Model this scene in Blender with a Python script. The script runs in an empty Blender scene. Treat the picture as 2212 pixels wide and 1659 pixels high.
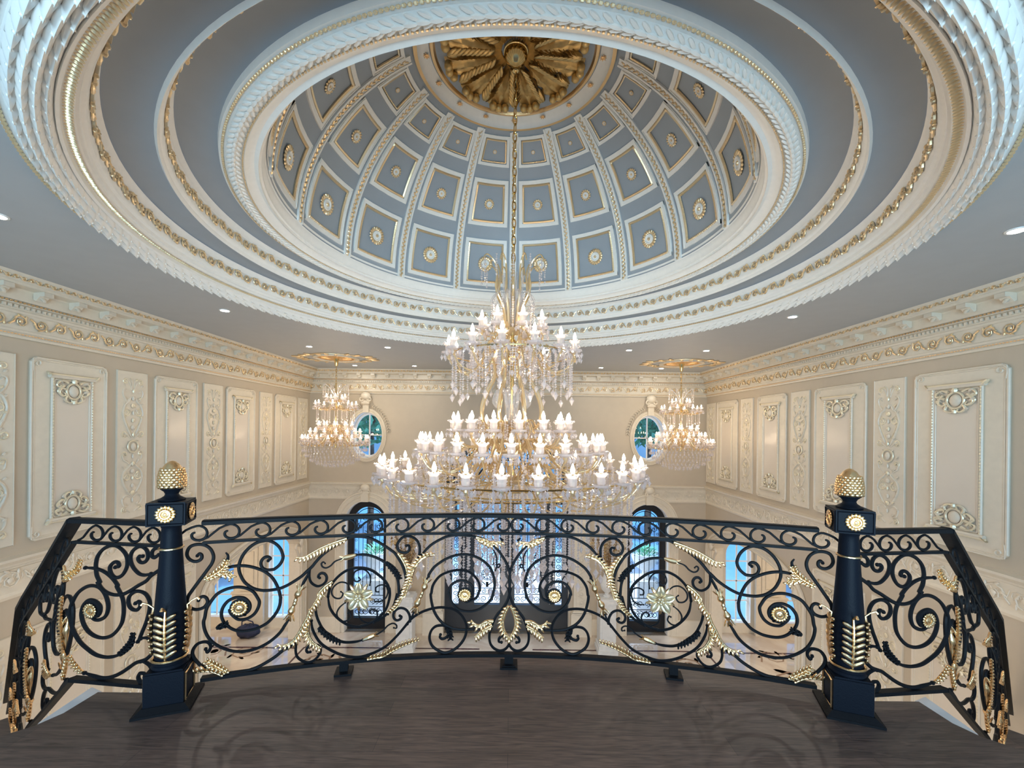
import bpy, math, random
from mathutils import Vector as V, Matrix as M, geometry as MG
PI=math.pi; sin=math.sin; cos=math.cos
random.seed(7)
SC=bpy.context.scene
COL=SC.collection
# ---------------------------------------------------------------- camera, sky, exposure
E=5.57                       # eye height above the hall floor; heights below are written from the eye
cam=bpy.data.cameras.new('camera'); camo=bpy.data.objects.new('camera',cam); COL.objects.link(camo)
cam.sensor_fit='HORIZONTAL'; cam.sensor_width=36.0; cam.lens=930/2212*36
cam.shift_y=100.5/2212; cam.shift_x=0.0005; cam.clip_start=0.05; cam.clip_end=300
camo.location=(0,0,E)
camo.rotation_euler=(M.Rotation(PI/2,4,'X')@M.Rotation(0.0116,4,'Z')).to_euler()
SC.camera=camo
w=bpy.data.worlds.new('sky'); SC.world=w; w.use_nodes=True
nt=w.node_tree; bg=nt.nodes['Background']
tc=nt.nodes.new('ShaderNodeTexCoord'); sp=nt.nodes.new('ShaderNodeSeparateXYZ')
rp=nt.nodes.new('ShaderNodeValToRGB'); mr=nt.nodes.new('ShaderNodeMapRange')
nt.links.new(tc.outputs['Generated'],sp.inputs[0]); nt.links.new(sp.outputs['Z'],mr.inputs['Value'])
mr.inputs['From Min'].default_value=-1; mr.inputs['From Max'].default_value=1
nt.links.new(mr.outputs[0],rp.inputs[0]); nt.links.new(rp.outputs[0],bg.inputs['Color'])
rp.color_ramp.elements[0].position=0.35; rp.color_ramp.elements[0].color=(0.10,0.20,0.34,1)
rp.color_ramp.elements[1].position=0.56; rp.color_ramp.elements[1].color=(0.16,0.46,1.0,1)
bg.inputs['Strength'].default_value=1.15
sun=bpy.data.lights.new('sun','SUN'); sun.energy=3.6; sun.angle=0.02; sun.color=(0.12,0.48,1.0)   # daylight as a tungsten-balanced camera sees it
suno=bpy.data.objects.new('sun',sun); COL.objects.link(suno); suno.location=(0,30,30); suno.rotation_euler=(math.radians(-4),math.radians(6),0)
def area(name,loc,rot,sx,sy,p,col):
    l=bpy.data.lights.new(name,'AREA'); l.shape='RECTANGLE'; l.size=sx; l.size_y=sy; l.energy=p; l.color=col
    o=bpy.data.objects.new(name,l); COL.objects.link(o); o.location=loc; o.rotation_euler=rot; return o
area('landing_daylight_fill',(0,-4.6,E-1.0),(PI/2+.75,0,0),6.0,3.2,900,(.52,.80,1.0))      # added cool fill tilted up to the ceilings, for daylight from unseen windows behind
for lx in (-2.6,0,2.6): area('landing_ceiling_lamp',(lx,-1.3,E+1.5),(-.35,0,0),.5,.5,30,(1.0,.86,.70))   # landing lamps behind the camera
for lx in (-.9,.9): area('lower_hall_fill',(lx,1.6,E-2.0),(1.15,0,0),.8,.5,130,(1.0,.84,.66))   # added fill, unseen under the balcony, to brighten the lower front wall
area('porch_fill',(-.1,14.6,E-1.2),(0,0,0),5.5,2.6,900,(.72,.84,1.0))                 # added fill that whitens the ground seen through the entrance glass
for sx in (-1,1): area('side_room_fill',(sx*8.2,9.0,E-1.7),(0,0,0),1.2,1.2,130,(1.0,.86,.70))   # added unseen fill to lift the dark rooms beyond the archways
vs=SC.view_settings; vs.view_transform='Standard'; vs.look='None'; vs.gamma=1; vs.use_curve_mapping=False; vs.exposure=0.0
SC.cycles.use_denoising=True; SC.cycles.max_bounces=7; SC.cycles.diffuse_bounces=4; SC.cycles.glossy_bounces=3
SC.cycles.transmission_bounces=4; SC.cycles.transparent_max_bounces=24; SC.cycles.caustics_reflective=False; SC.cycles.caustics_refractive=False
SC.cycles.sample_clamp_indirect=4.0; SC.cycles.use_light_tree=True; SC.cycles.use_adaptive_sampling=True; SC.cycles.adaptive_threshold=0.025
BULB=54.0; DOWN=520.0
# ---------------------------------------------------------------- materials
def mat(name,col,rough=.5,metal=0.,bump=None,emit=None,spec=None,trans=None,noise=None,coat=None):
    m=bpy.data.materials.new(name); m.use_nodes=True; t=m.node_tree; b=t.nodes['Principled BSDF']
    b.inputs['Base Color'].default_value=(*col,1); b.inputs['Roughness'].default_value=rough; b.inputs['Metallic'].default_value=metal
    if spec is not None: b.inputs['Specular IOR Level'].default_value=spec
    if coat: b.inputs['Coat Weight'].default_value=coat
    if emit: b.inputs['Emission Color'].default_value=(*emit[0],1); b.inputs['Emission Strength'].default_value=emit[1]
    if noise or bump:
        n=t.nodes.new('ShaderNodeTexNoise'); c=t.nodes.new('ShaderNodeTexCoord'); t.links.new(c.outputs['Object'],n.inputs['Vector'])
        n.inputs['Scale'].default_value=(noise or bump)[0]; n.inputs['Detail'].default_value=4
        if noise:
            r=t.nodes.new('ShaderNodeValToRGB'); t.links.new(n.outputs['Fac'],r.inputs[0])
            r.color_ramp.elements[0].position=.3; r.color_ramp.elements[1].position=.7
            r.color_ramp.elements[0].color=(*[x*(1-noise[1]) for x in col],1); r.color_ramp.elements[1].color=(*[min(1,x*(1+noise[1])) for x in col],1)
            t.links.new(r.outputs[0],b.inputs['Base Color'])
        if bump:
            bp=t.nodes.new('ShaderNodeBump'); bp.inputs['Strength'].default_value=bump[1]; bp.inputs['Distance'].default_value=.01
            t.links.new(n.outputs['Fac'],bp.inputs['Height']); t.links.new(bp.outputs[0],b.inputs['Normal'])
    return m
WALL=mat('wall_paint',(.55,.465,.355),.42,noise=(6,.02))
CREAM=mat('cream_relief',(.74,.655,.525),.38,noise=(14,.03))
SATIN=mat('satin_panel',(.74,.65,.54),.24,noise=(3,.02))
WHITE=mat('white_plaster',(.87,.85,.80),.42,noise=(20,.02))
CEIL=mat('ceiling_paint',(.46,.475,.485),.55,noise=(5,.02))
DOMESHADE=mat('shaded_dome_paint',(.33,.37,.41),.5,noise=(6,.02))  # ceiling tone darkened, so the dome and recesses carry shade in their colour
SGILD=mat('faint_gilding',(.84,.74,.54),.36,.35,bump=(70,.2))
GOLD=mat('gold_leaf',(.95,.63,.32),.33,1.0,bump=(60,.25))
PGOLD=mat('pale_gilding',(.90,.69,.42),.34,.75,bump=(70,.2))
DGOLD=mat('antique_gold',(.62,.43,.18),.42,.85,bump=(40,.5),noise=(9,.25))
BRASS=mat('polished_brass',(.85,.62,.28),.16,1.0,noise=(5,.06))

IRON=mat('black_iron',(.011,.011,.012),.48,.0,bump=(120,.15),spec=.10)
NAVY=mat('blue_black_paint',(.008,.010,.015),.45,.0,bump=(150,.12),spec=.09)
BLACK=mat('black_door_paint',(.008,.008,.010),.3,.1,noise=(10,.1))
STONE=mat('pale_stone',(.72,.70,.66),.5,noise=(12,.06))
BROWN=mat('dried_brown_frond',(.20,.11,.045),.6,noise=(30,.3))
NBAG=mat('navy_fabric',(.015,.022,.06),.7,bump=(30,.4))
LEAFG=mat('green_foliage',(.16,.46,.26),.6,noise=(3,.5))
TRUNK=mat('bark',(.10,.07,.05),.8,bump=(20,.5))
PAVE=mat('pale_paving',(.62,.66,.74),.7,noise=(2,.05))
INK=mat('dark_marble_inlay',(.06,.025,.03),.15,noise=(15,.3))
INK2=mat('brown_marble_inlay',(.24,.15,.10),.15,noise=(15,.2))
LAMP=mat('bulb_glow',(1,.9,.75),.4,emit=((1.0,.80,.56),BULB))
LAMP2=mat('small_bulb_glow',(1,.9,.75),.4,emit=((1.0,.78,.53),62.0))
DLAMP2=mat('dimmed_downlight_glow',(1,1,1),.4,emit=((1.0,.95,.88),60.0))
DLAMP=mat('downlight_glow',(1,1,1),.4,emit=((1.0,.93,.82),DOWN))
def crystal_mat(name,tint,k):
    m=bpy.data.materials.new(name); m.use_nodes=True; t=m.node_tree; t.nodes.clear()
    o=t.nodes.new('ShaderNodeOutputMaterial'); a=t.nodes.new('ShaderNodeBsdfTransparent'); g=t.nodes.new('ShaderNodeBsdfGlossy'); d=t.nodes.new('ShaderNodeBsdfTranslucent')
    a.inputs[0].default_value=(.97,.96,.97,1); g.inputs[0].default_value=(1,.97,.97,1); g.inputs['Roughness'].default_value=.06; d.inputs[0].default_value=(*tint,1)
    f=t.nodes.new('ShaderNodeLayerWeight'); f.inputs[0].default_value=.42
    m1=t.nodes.new('ShaderNodeMixShader'); m2=t.nodes.new('ShaderNodeMixShader'); m2.inputs[0].default_value=k
    e=t.nodes.new('ShaderNodeBsdfDiffuse'); e.inputs[0].default_value=(*tint,1); m3=t.nodes.new('ShaderNodeMixShader'); m3.inputs[0].default_value=.45
    t.links.new(d.outputs[0],m3.inputs[1]); t.links.new(e.outputs[0],m3.inputs[2])
    t.links.new(f.outputs['Facing'],m1.inputs[0]); t.links.new(a.outputs[0],m1.inputs[1]); t.links.new(g.outputs[0],m1.inputs[2])
    t.links.new(m1.outputs[0],m2.inputs[1]); t.links.new(m3.outputs[0],m2.inputs[2]); t.links.new(m2.outputs[0],o.inputs[0])
    return m
def amber_mat():
    m=bpy.data.materials.new('amber_glass_arm'); m.use_nodes=True; t=m.node_tree; b=t.nodes['Principled BSDF']; o=t.nodes['Material Output']
    b.inputs['Base Color'].default_value=(.90,.70,.42,1); b.inputs['Roughness'].default_value=.12; b.inputs['Metallic'].default_value=.45
    a=t.nodes.new('ShaderNodeBsdfTransparent'); a.inputs[0].default_value=(1,.88,.66,1); x=t.nodes.new('ShaderNodeMixShader'); x.inputs[0].default_value=.36
    t.links.new(b.outputs[0],x.inputs[1]); t.links.new(a.outputs[0],x.inputs[2]); t.links.new(x.outputs[0],o.inputs[0]); return m
AMBER=amber_mat()
CRYS=crystal_mat('cut_crystal',(.98,.92,.92),.52)
TUBE=crystal_mat('clear_glass_tube',(.95,.94,.92),.25)
def glass_mat():
    m=bpy.data.materials.new('window_glass'); m.use_nodes=True; t=m.node_tree; t.nodes.clear()
    o=t.nodes.new('ShaderNodeOutputMaterial'); a=t.nodes.new('ShaderNodeBsdfTransparent'); g=t.nodes.new('ShaderNodeBsdfGlossy')
    g.inputs['Roughness'].default_value=.02; m1=t.nodes.new('ShaderNodeMixShader'); m1.inputs[0].default_value=.06; t.links.new(a.outputs[0],m1.inputs[1]); t.links.new(g.outputs[0],m1.inputs[2]); t.links.new(m1.outputs[0],o.inputs[0])
    return m
GLASS=glass_mat()
def wood_mat():
    m=bpy.data.materials.new('dark_oak_floor'); m.use_nodes=True; t=m.node_tree; b=t.nodes['Principled BSDF']; L=t.links
    c=t.nodes.new('ShaderNodeTexCoord'); br=t.nodes.new('ShaderNodeTexBrick'); L.new(c.outputs['Object'],br.inputs['Vector'])
    br.inputs['Scale'].default_value=1; br.inputs['Brick Width'].default_value=1.7; br.inputs['Row Height'].default_value=.125; br.inputs['Mortar Size'].default_value=.0012; br.offset=.37
    br.inputs['Color1'].default_value=(.15,.098,.076,1); br.inputs['Color2'].default_value=(.10,.070,.057,1); br.inputs['Mortar'].default_value=(.06,.043,.037,1)
    mp=t.nodes.new('ShaderNodeMapping'); mp.inputs['Scale'].default_value=(2.2,26,1); L.new(c.outputs['Object'],mp.inputs[0])
    n=t.nodes.new('ShaderNodeTexNoise'); n.inputs['Scale'].default_value=2.2; n.inputs['Detail'].default_value=8; n.inputs['Distortion'].default_value=1.6; L.new(mp.outputs[0],n.inputs['Vector'])
    r=t.nodes.new('ShaderNodeValToRGB'); r.color_ramp.elements[0].position=.32; r.color_ramp.elements[0].color=(.55,.55,.55,1); r.color_ramp.elements[1].position=.66; r.color_ramp.elements[1].color=(1.25,1.22,1.2,1); L.new(n.outputs['Fac'],r.inputs[0])
    mx=t.nodes.new('ShaderNodeMixRGB'); mx.blend_type='MULTIPLY'; mx.inputs[0].default_value=1; L.new(br.outputs['Color'],mx.inputs[1]); L.new(r.outputs[0],mx.inputs[2]); L.new(mx.outputs[0],b.inputs['Base Color'])
    n2=t.nodes.new('ShaderNodeTexNoise'); n2.inputs['Scale'].default_value=1.6; n2.inputs['Detail'].default_value=3; L.new(c.outputs['Object'],n2.inputs['Vector'])
    r2=t.nodes.new('ShaderNodeMapRange'); r2.inputs['From Min'].default_value=.35; r2.inputs['From Max'].default_value=.65; r2.inputs['To Min'].default_value=.40; r2.inputs['To Max'].default_value=.43; L.new(n2.outputs['Fac'],r2.inputs[0]); L.new(r2.outputs[0],b.inputs['Roughness'])
    bp=t.nodes.new('ShaderNodeBump'); bp.inputs['Strength'].default_value=.12; bp.inputs['Distance'].default_value=.004; L.new(n.outputs['Fac'],bp.inputs['Height']); L.new(bp.outputs[0],b.inputs['Normal'])
    return m
WOOD=wood_mat()
def marble_mat():
    m=bpy.data.materials.new('cream_marble'); m.use_nodes=True; t=m.node_tree; b=t.nodes['Principled BSDF']; L=t.links
    c=t.nodes.new('ShaderNodeTexCoord'); n=t.nodes.new('ShaderNodeTexNoise'); n.inputs['Scale'].default_value=1.3; n.inputs['Detail'].default_value=9; n.inputs['Distortion'].default_value=1.2; L.new(c.outputs['Object'],n.inputs['Vector'])
    r=t.nodes.new('ShaderNodeValToRGB'); r.color_ramp.elements[0].position=.4; r.color_ramp.elements[0].color=(.50,.41,.33,1); r.color_ramp.elements[1].position=.6; r.color_ramp.elements[1].color=(.62,.54,.45,1); L.new(n.outputs['Fac'],r.inputs[0]); L.new(r.outputs[0],b.inputs['Base Color'])
    b.inputs['Roughness'].default_value=.05; b.inputs['Specular IOR Level'].default_value=.9; b.inputs['Coat Weight'].default_value=1.0; b.inputs['Coat Roughness'].default_value=.02
    return m
MARBLE=marble_mat()
# ---------------------------------------------------------------- mesh helpers
class MB:
    def __init__(s): s.v=[]; s.f=[]; s.m=[]
    def add(s,vs,fs,mi=0):
        o=len(s.v); s.v.extend(vs)
        for f in fs: s.f.append([i+o for i in f]); s.m.append(mi)
    def quad(s,a,b,c,d,mi=0): s.add([a,b,c,d],[(0,1,2,3)],mi)
    def tube(s,pts,r,n=6,mi=0,closed=False,up=None,sq=1.0):
        P=[V(p) for p in pts]; N=len(P)
        if N<2: return
        R=r if hasattr(r,'__len__') else [r]*N
        T=[]
        for i in range(N):
            a=P[i-1] if i>0 else (P[-1] if closed else P[0]); b=P[i+1] if i<N-1 else (P[0] if closed else P[-1])
            t=b-a; T.append(t.normalized() if t.length>1e-9 else V((0,0,1)))
        u=V(up) if up else (V((0,0,1)) if abs(T[0].z)<.9 else V((1,0,0)))
        vs=[]
        for i in range(N):
            t=T[i]; x=u-t*u.dot(t)
            if x.length<1e-5: x=t.orthogonal()
            x.normalize(); y=t.cross(x)
            if not up: u=x
            for k in range(n):
                a=2*PI*k/n; vs.append(tuple(P[i]+x*(R[i]*sq*cos(a))+y*(R[i]*sin(a))))
        fs=[]
        for i in range(N if closed else N-1):
            j=(i+1)%N
            for k in range(n):
                k2=(k+1)%n; fs.append((i*n+k,i*n+k2,j*n+k2,j*n+k))
        if not closed: fs.append(tuple(range(n-1,-1,-1))); fs.append(tuple(range((N-1)*n,N*n)))
        s.add(vs,fs,mi)
    def lathe(s,prof,n=16,c=(0,0,0),mi=0,mx=None,caps=True):
        vs=[];fs=[]; m=len(prof)
        for r,z in prof:
            for k in range(n):
                a=2*PI*k/n; p=V((r*cos(a),r*sin(a),z))
                if mx: p=mx@p
                vs.append((p.x+c[0],p.y+c[1],p.z+c[2]))
        for i in range(m-1):
            mm=mi[i] if hasattr(mi,'__len__') else mi
            for k in range(n):
                k2=(k+1)%n; fs.append((i*n+k,i*n+k2,(i+1)*n+k2,(i+1)*n+k))
        o=len(s.v); s.v.extend(vs)
        for q,f in enumerate(fs):
            s.f.append([i+o for i in f]); s.m.append(mi[q//n] if hasattr(mi,'__len__') else mi)
        if caps:
            for i in (0,m-1):
                if prof[i][0]>1e-4:
                    s.f.append([o+i*n+k for k in range(n)]); s.m.append(mi[0] if hasattr(mi,'__len__') else mi)
    def box(s,c,d,mi=0,rz=0.,mx=None):
        x,y,z=[q/2 for q in d]; vs=[]
        for sx,sy,sz in ((-1,-1,-1),(1,-1,-1),(1,1,-1),(-1,1,-1),(-1,-1,1),(1,-1,1),(1,1,1),(-1,1,1)):
            p=V((sx*x,sy*y,sz*z))
            if mx: p=mx@p
            vs.append((c[0]+p.x*cos(rz)-p.y*sin(rz),c[1]+p.x*sin(rz)+p.y*cos(rz),c[2]+p.z))
        s.add(vs,[(0,3,2,1),(4,5,6,7),(0,1,5,4),(1,2,6,5),(2,3,7,6),(3,0,4,7)],mi)
    def ell(s,c,ax,ay,az,n=6,m=4,mi=0):
        c=V(c);ax=V(ax);ay=V(ay);az=V(az); vs=[tuple(c-ax)]
        for i in range(1,m):
            t=PI*i/m
            for k in range(n):
                a=2*PI*k/n; vs.append(tuple(c-ax*cos(t)+(ay*cos(a)+az*sin(a))*sin(t)))
        vs.append(tuple(c+ax)); fs=[]
        for k in range(n):
            k2=(k+1)%n; fs.append((0,1+k2,1+k)); fs.append((len(vs)-1,1+(m-2)*n+k,1+(m-2)*n+k2))
            for i in range(m-2): fs.append((1+i*n+k,1+i*n+k2,1+(i+1)*n+k2,1+(i+1)*n+k))
        s.add(vs,fs,mi)
    def ball(s,c,r,n=6,m=4,mi=0): s.ell(c,(0,0,r),(r,0,0),(0,r,0),n,m,mi)
    def poly(s,pts,mi=0): s.add([tuple(p) for p in pts],[tuple(range(len(pts)))],mi)
    def grid(s,fn,nu,nv,mi=0):
        vs=[tuple(fn(i/nu,j/nv)) for j in range(nv+1) for i in range(nu+1)]
        s.add(vs,[(j*(nu+1)+i,j*(nu+1)+i+1,(j+1)*(nu+1)+i+1,(j+1)*(nu+1)+i) for j in range(nv) for i in range(nu)],mi)
    def build(s,name,mats,parent=None,smooth=True,off=True,ang=40):
        me=bpy.data.meshes.new(name); dz=E if off else 0
        me.from_pydata([(x,y,z+dz) for x,y,z in s.v],[],s.f)
        mats=mats if isinstance(mats,(list,tuple)) else [mats]
        for m in mats: me.materials.append(m)
        if len(mats)>1: me.polygons.foreach_set('material_index',s.m)
        if smooth:
            me.polygons.foreach_set('use_smooth',[True]*len(me.polygons)); me.set_sharp_from_angle(angle=math.radians(ang))
        me.update(); o=bpy.data.objects.new(name,me); COL.objects.link(o)
        if parent: o.parent=parent
        return o
def tag(o,label=None,cat=None,group=None,kind=None):
    if label: o['label']=label
    if cat: o['category']=cat
    if group: o['group']=group
    if kind: o['kind']=kind
    return o
def thing(name,label,cat,loc=(0,0,0),rz=0.,group=None):
    o=bpy.data.objects.new(name,None); COL.objects.link(o); o.location=loc; o.rotation_euler=(0,0,rz); o.empty_display_size=.1
    return tag(o,label,cat,group)
def kids(o): return [c for c in COL.objects if c.parent==o]
KID={}
def copy_tree(o,parent=None):
    c=o.copy(); COL.objects.link(c); c.parent=parent
    if o not in KID: KID[o]=kids(o)
    for ch in KID[o]: copy_tree(ch,c)
    return c
def cr(pts,k=6,closed=False):
    P=[V(p) for p in pts]; n=len(P); out=[]
    for i in range(n if closed else n-1):
        p0=P[i-1] if (i>0 or closed) else P[0]; p1=P[i]; p2=P[(i+1)%n]; p3=P[(i+2)%n] if (i<n-2 or closed) else P[-1]
        for j in range(k):
            t=j/k; out.append(.5*((2*p1)+(p2-p0)*t+(2*p0-5*p1+4*p2-p3)*t*t+(3*p1-p0-3*p2+p3)*t**3))
    if not closed: out.append(P[-1])
    return out
def spiral(cx,cy,r0,r1,a0,turns,n=14):
    return [(cx+(r0+(r1-r0)*i/n)*cos(a0+turns*2*PI*i/n),cy+(r0+(r1-r0)*i/n)*sin(a0+turns*2*PI*i/n)) for i in range(n+1)]
def sweep(mb,path,prof,mi=None,closed=False):
    # path: XY points, room interior on the right hand side of travel; prof: (offset into room, z)
    n=len(path); rows=[]
    for i in range(n):
        p=V(path[i]); d1=(p-V(path[i-1])).normalized() if i>0 else None; d2=(V(path[i+1])-p).normalized() if i<n-1 else None
        d1=d1 or d2; d2=d2 or d1
        n1=V((d1.y,-d1.x)); n2=V((d2.y,-d2.x)); m=(n1+n2).normalized(); m=m/max(.2,m.dot(n1))
        rows.append([(p.x+m.x*o,p.y+m.y*o,z) for o,z in prof])
    for i in range(n-1):
        for k in range(len(prof)-1):
            mb.quad(rows[i][k],rows[i][k+1],rows[i+1][k+1],rows[i+1][k],mi[k] if mi else 0)
def wallpoly(mb,outer,holes,mp,depth,mi=0,rmi=0):
    # flat wall from 2D loops (tessellated, holes cut) plus the reveals of the holes
    loops=[[V((x,y,0)) for x,y in l] for l in [outer]+holes]; flat=[p for l in loops for p in l]
    tris=MG.tessellate_polygon(loops)
    mb.add([mp(p.x,p.y,0) for p in flat],[tuple(t) for t in tris],mi)
    for h in holes:
        n=len(h)
        for i in range(n):
            a=h[i];b=h[(i+1)%n]; mb.quad(mp(a[0],a[1],0),mp(b[0],b[1],0),mp(b[0],b[1],-depth),mp(a[0],a[1],-depth),rmi)
def arch(x0,x1,z0,zs,zt,n=20):
    cx=(x0+x1)/2; rx=(x1-x0)/2; rz=zt-zs
    return [(x0,z0),(x0,zs)]+[(cx-rx*cos(PI*i/n),zs+rz*sin(PI*i/n)) for i in range(1,n)]+[(x1,zs),(x1,z0)]
def rinceau(mb,fn,L,h,per,r=.008,mi=0,n=5,leaf=True,ph=0):
    # running scroll: fn(x,y,d) maps length, height and projection to the surface
    k=max(1,round(L/per)); per=L/k
    for i in range(k):
        s=1 if (i+ph)%2==0 else -1; cx=(i+.5)*per; R=min(h*.46,per*.46)
        pts=[(cx-per*.55,-s*h*.30)]+[(cx+q[0]*1.0,s*q[1]) for q in spiral(0,0,R,R*.22,PI*1.05,-1.6,12)]
        mb.tube([fn(p[0],p[1],r*.6) for p in pts],[r]*2+[r*(1-.5*j/12) for j in range(len(pts)-2)],n,mi)
        c=V(fn(cx,0,r)); a=V(fn(cx+R*.3,0,r))-c; b=V(fn(cx,R*.3,r))-c
        mb.ell(c,a,b,(V(fn(cx,0,r*2.2))-c),6,4,mi)
        if leaf:
            for q in range(3):
                an=PI*(.25+.35*q); px=cx+R*.95*cos(an); py=s*R*.95*sin(an); c=V(fn(px,py,r*.8))
                a=V(fn(px+cos(an+.7)*h*.15,py+s*sin(an+.7)*h*.15,r*.8))-c; b=V(fn(px-sin(an+.7)*h*.06,py+s*cos(an+.7)*h*.06,r*.8))-c
                mb.ell(c,a,b,V(fn(px,py,r*2.2))-c,5,4,mi)
def beads(mb,fn,L,step,r,mi=0,n=5,m=3,el=1.):
    k=max(1,int(L/step))
    for i in range(k):
        c=V(fn((i+.5)*L/k)); d=(V(fn((i+.52)*L/k))-c).normalized(); x=d.orthogonal().normalized()
        mb.ell(c,d*r*el,x*r,d.cross(x)*r,n,m,mi)
# ---------------------------------------------------------------- the room
WL,WR,YB=-5.53,5.35,11.8     # left wall, right wall, front wall
ZF=-5.57; ZB=-1.5; ZC=1.60   # hall floor, balcony floor, ceiling
Y0=-.6
DC=(-.01,4.5)                # plan centre of the dome
X0=-.09                      # plan centre of the entrance wall
def lw(x,z,d): return (WL+d,x,z)        # left wall: x runs along Y
def rw(x,z,d): return (WR-d,x,z)
def bw(x,z,d): return (x,YB-d,z)
# openings
LO=arch(7.93,11.35,ZF,-3.13,-2.60,22); RO=arch(8.02,11.42,ZF,-3.13,-2.60,22)
def oval(cx,cz,a,b,n=36): return [(cx+a*cos(2*PI*i/n),cz+b*sin(2*PI*i/n)) for i in range(n)]
OVL=[(-3.97,-.17),(3.79,-.17)]
SWX=[(-4.52,-3.40),(3.22,4.33)]
def entry(g=0): return arch(-1.80+g,1.62-g,ZF,-1.52,-.22-g,28)
mb=MB(); wallpoly(mb,[(Y0,ZF),(Y0,ZC),(YB,ZC),(YB,ZF)],[LO],lw,.30,0,1)
tag(mb.build('wall_left',[WALL,CREAM],smooth=False),kind='structure')
mb=MB(); wallpoly(mb,[(Y0,ZF),(Y0,ZC),(YB,ZC),(YB,ZF)],[RO],rw,.30,0,1)
tag(mb.build('wall_right',[WALL,CREAM],smooth=False),kind='structure')
holes=[oval(x,z,.44,.63) for x,z in OVL]+[arch(a,b,ZF,-2.55,-1.99,22) for a,b in SWX]+[entry()]
mb=MB(); wallpoly(mb,[(WL,ZF),(WL,ZC),(WR,ZC),(WR,ZF)],holes,bw,.34,0,1)
tag(mb.build('wall_front',[WALL,WHITE],smooth=False),kind='structure')
# hall floor with inlaid bands and scrolls
mb=MB(); mb.box((0,6.2,ZF-.1),(26,13.6,.2),0)
hf=tag(mb.build('floor',[MARBLE],smooth=False),kind='structure')
zi=ZF+.002
mb=MB()
def strip(a,b,wd):
    a=V((*a,0));b=V((*b,0)); d=(b-a).normalized(); n=V((-d.y,d.x,0))*wd/2
    mb.quad(*[(p.x,p.y,zi) for p in (a-n,b-n,b+n,a+n)])
strip((-5.2,10.95),(-.75,10.95),.06); strip((.6,10.95),(5.0,10.95),.06); strip((-5.0,9.2),(4.8,9.2),.06); strip((-5.2,9.2),(-5.2,10.95),.05); strip((5.0,9.2),(5.0,10.95),.05)
for sx in (-1,1):
    strip((sx*5.4,10.9),(sx*11,10.9),.07); strip((sx*5.5,8.6),(sx*9.5,11.9),.07)
mb.build('border_inlay',INK,hf,smooth=False)
mb=MB()
def ff(ox,oy,rz):
    return lambda x,y,d:(ox+x*cos(rz)-y*sin(rz),oy+x*sin(rz)+y*cos(rz),zi+.001)
rinceau(mb,ff(-5.0,10.3,0),9.8,.75,.9,.028,0,4,True)
for sx in (-1,1):
    rinceau(mb,ff(sx*6.0 if sx<0 else 6.0,9.6,PI if sx<0 else 0),3.4,1.3,1.3,.03,0,4,True); rinceau(mb,ff(sx*6.2,10.7,PI if sx<0 else 0),3.0,.7,.8,.02,0,4,True)
for v in range(len(mb.v)): mb.v[v]=(mb.v[v][0],mb.v[v][1],zi+(mb.v[v][2]-zi)*.05)
mb.build('scroll_inlay',INK2,hf)
# balcony: oak platform with bowed front edge
def arcp(R,s0,s1,n): return [(R*sin(s0+(s1-s0)*i/n),2.75-5.11+R*cos(s0+(s1-s0)*i/n)) for i in range(n+1)]
RR=5.11
def rail2d(s,d=0): return ((RR+d)*sin(s/RR),2.75-RR+(RR+d)*cos(s/RR))
edge=[(-3.4,1.2),(-2.446,2.07),(-2.362,2.146),(-2.318,2.245),(-2.312,2.425),(-1.99,2.425)]+[rail2d(s,.12) for s in [-1.78+3.56*i/24 for i in range(25)]]+[(1.99,2.425),(2.312,2.425),(2.318,2.245),(2.362,2.146),(2.446,2.07),(3.4,1.2),(3.4,-.6),(-3.4,-.6)]
mb=MB(); n=len(edge)
mb.poly([(x,y,ZB) for x,y in edge],0); mb.poly([(x,y,ZB-.35) for x,y in edge][::-1],1)
for i in range(n):
    a=edge[i];b=edge[(i+1)%n]; mb.quad((a[0],a[1],ZB),(a[0],a[1],ZB-.035),(b[0],b[1],ZB-.035),(b[0],b[1],ZB),0); mb.quad((a[0],a[1],ZB-.035),(a[0],a[1],ZB-.35),(b[0],b[1],ZB-.35),(b[0],b[1],ZB-.035),1)
tag(mb.build('floor_balcony',[WOOD,WHITE],smooth=False),kind='structure')
for sx,nm in ((-1,'trim_8'),(1,'trim_9')):
    mb=MB(); q=[(-2.314,2.45),(-2.41,2.49),(-2.385,2.19),(-2.364,2.15),(-2.320,2.246),(-2.314,2.42)]
    P=[(x*-sx,y) for x,y in q]; zt=ZB-.012
    mb.poly([(x,y,zt) for x,y in P],0)
    for i in range(len(P)):
        a=P[i];b=P[(i+1)%len(P)]; mb.quad((*a,zt),(*a,zt-.33),(*b,zt-.33),(*b,zt),0)
    tag(mb.build(nm,WHITE,smooth=False),kind='structure')
# stair flights that leave the balcony ends (their first steps lie just below the balcony edge)
for sx in (-1,1):
    mb=MB(); A=V((-2.62,2.25)); d=V((-.79,.61)).normalized(); nn=V((-d.y,d.x))
    for i in range(16):
        p=A+d*(.28*i); z=ZB-.17*(i+1); q=[p-nn*.02,p+d*.31-nn*.02,p+d*.31+nn*1.25,p+nn*1.25]
        if min(x.x for x in q)<WL+.25: break
        zs=[(v.x*-sx,v.y) for v in q]
        mb.poly([(x,y,z) for x,y in zs],0); mb.poly([(x,y,z-.3) for x,y in zs],1)
        for k in range(4):
            a=zs[k];b=zs[(k+1)%4]; mb.quad((*a,z),(*a,z-.3),(*b,z-.3),(*b,z),0 if k==9 else 1)
    o=mb.build('staircase',[WOOD,WHITE],smooth=False)
    tag(o,'dark oak stair flight with white risers leaving the %s end of the balcony'%('left' if sx<0 else 'right'),'stairs','stairs leaving the balcony')
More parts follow.
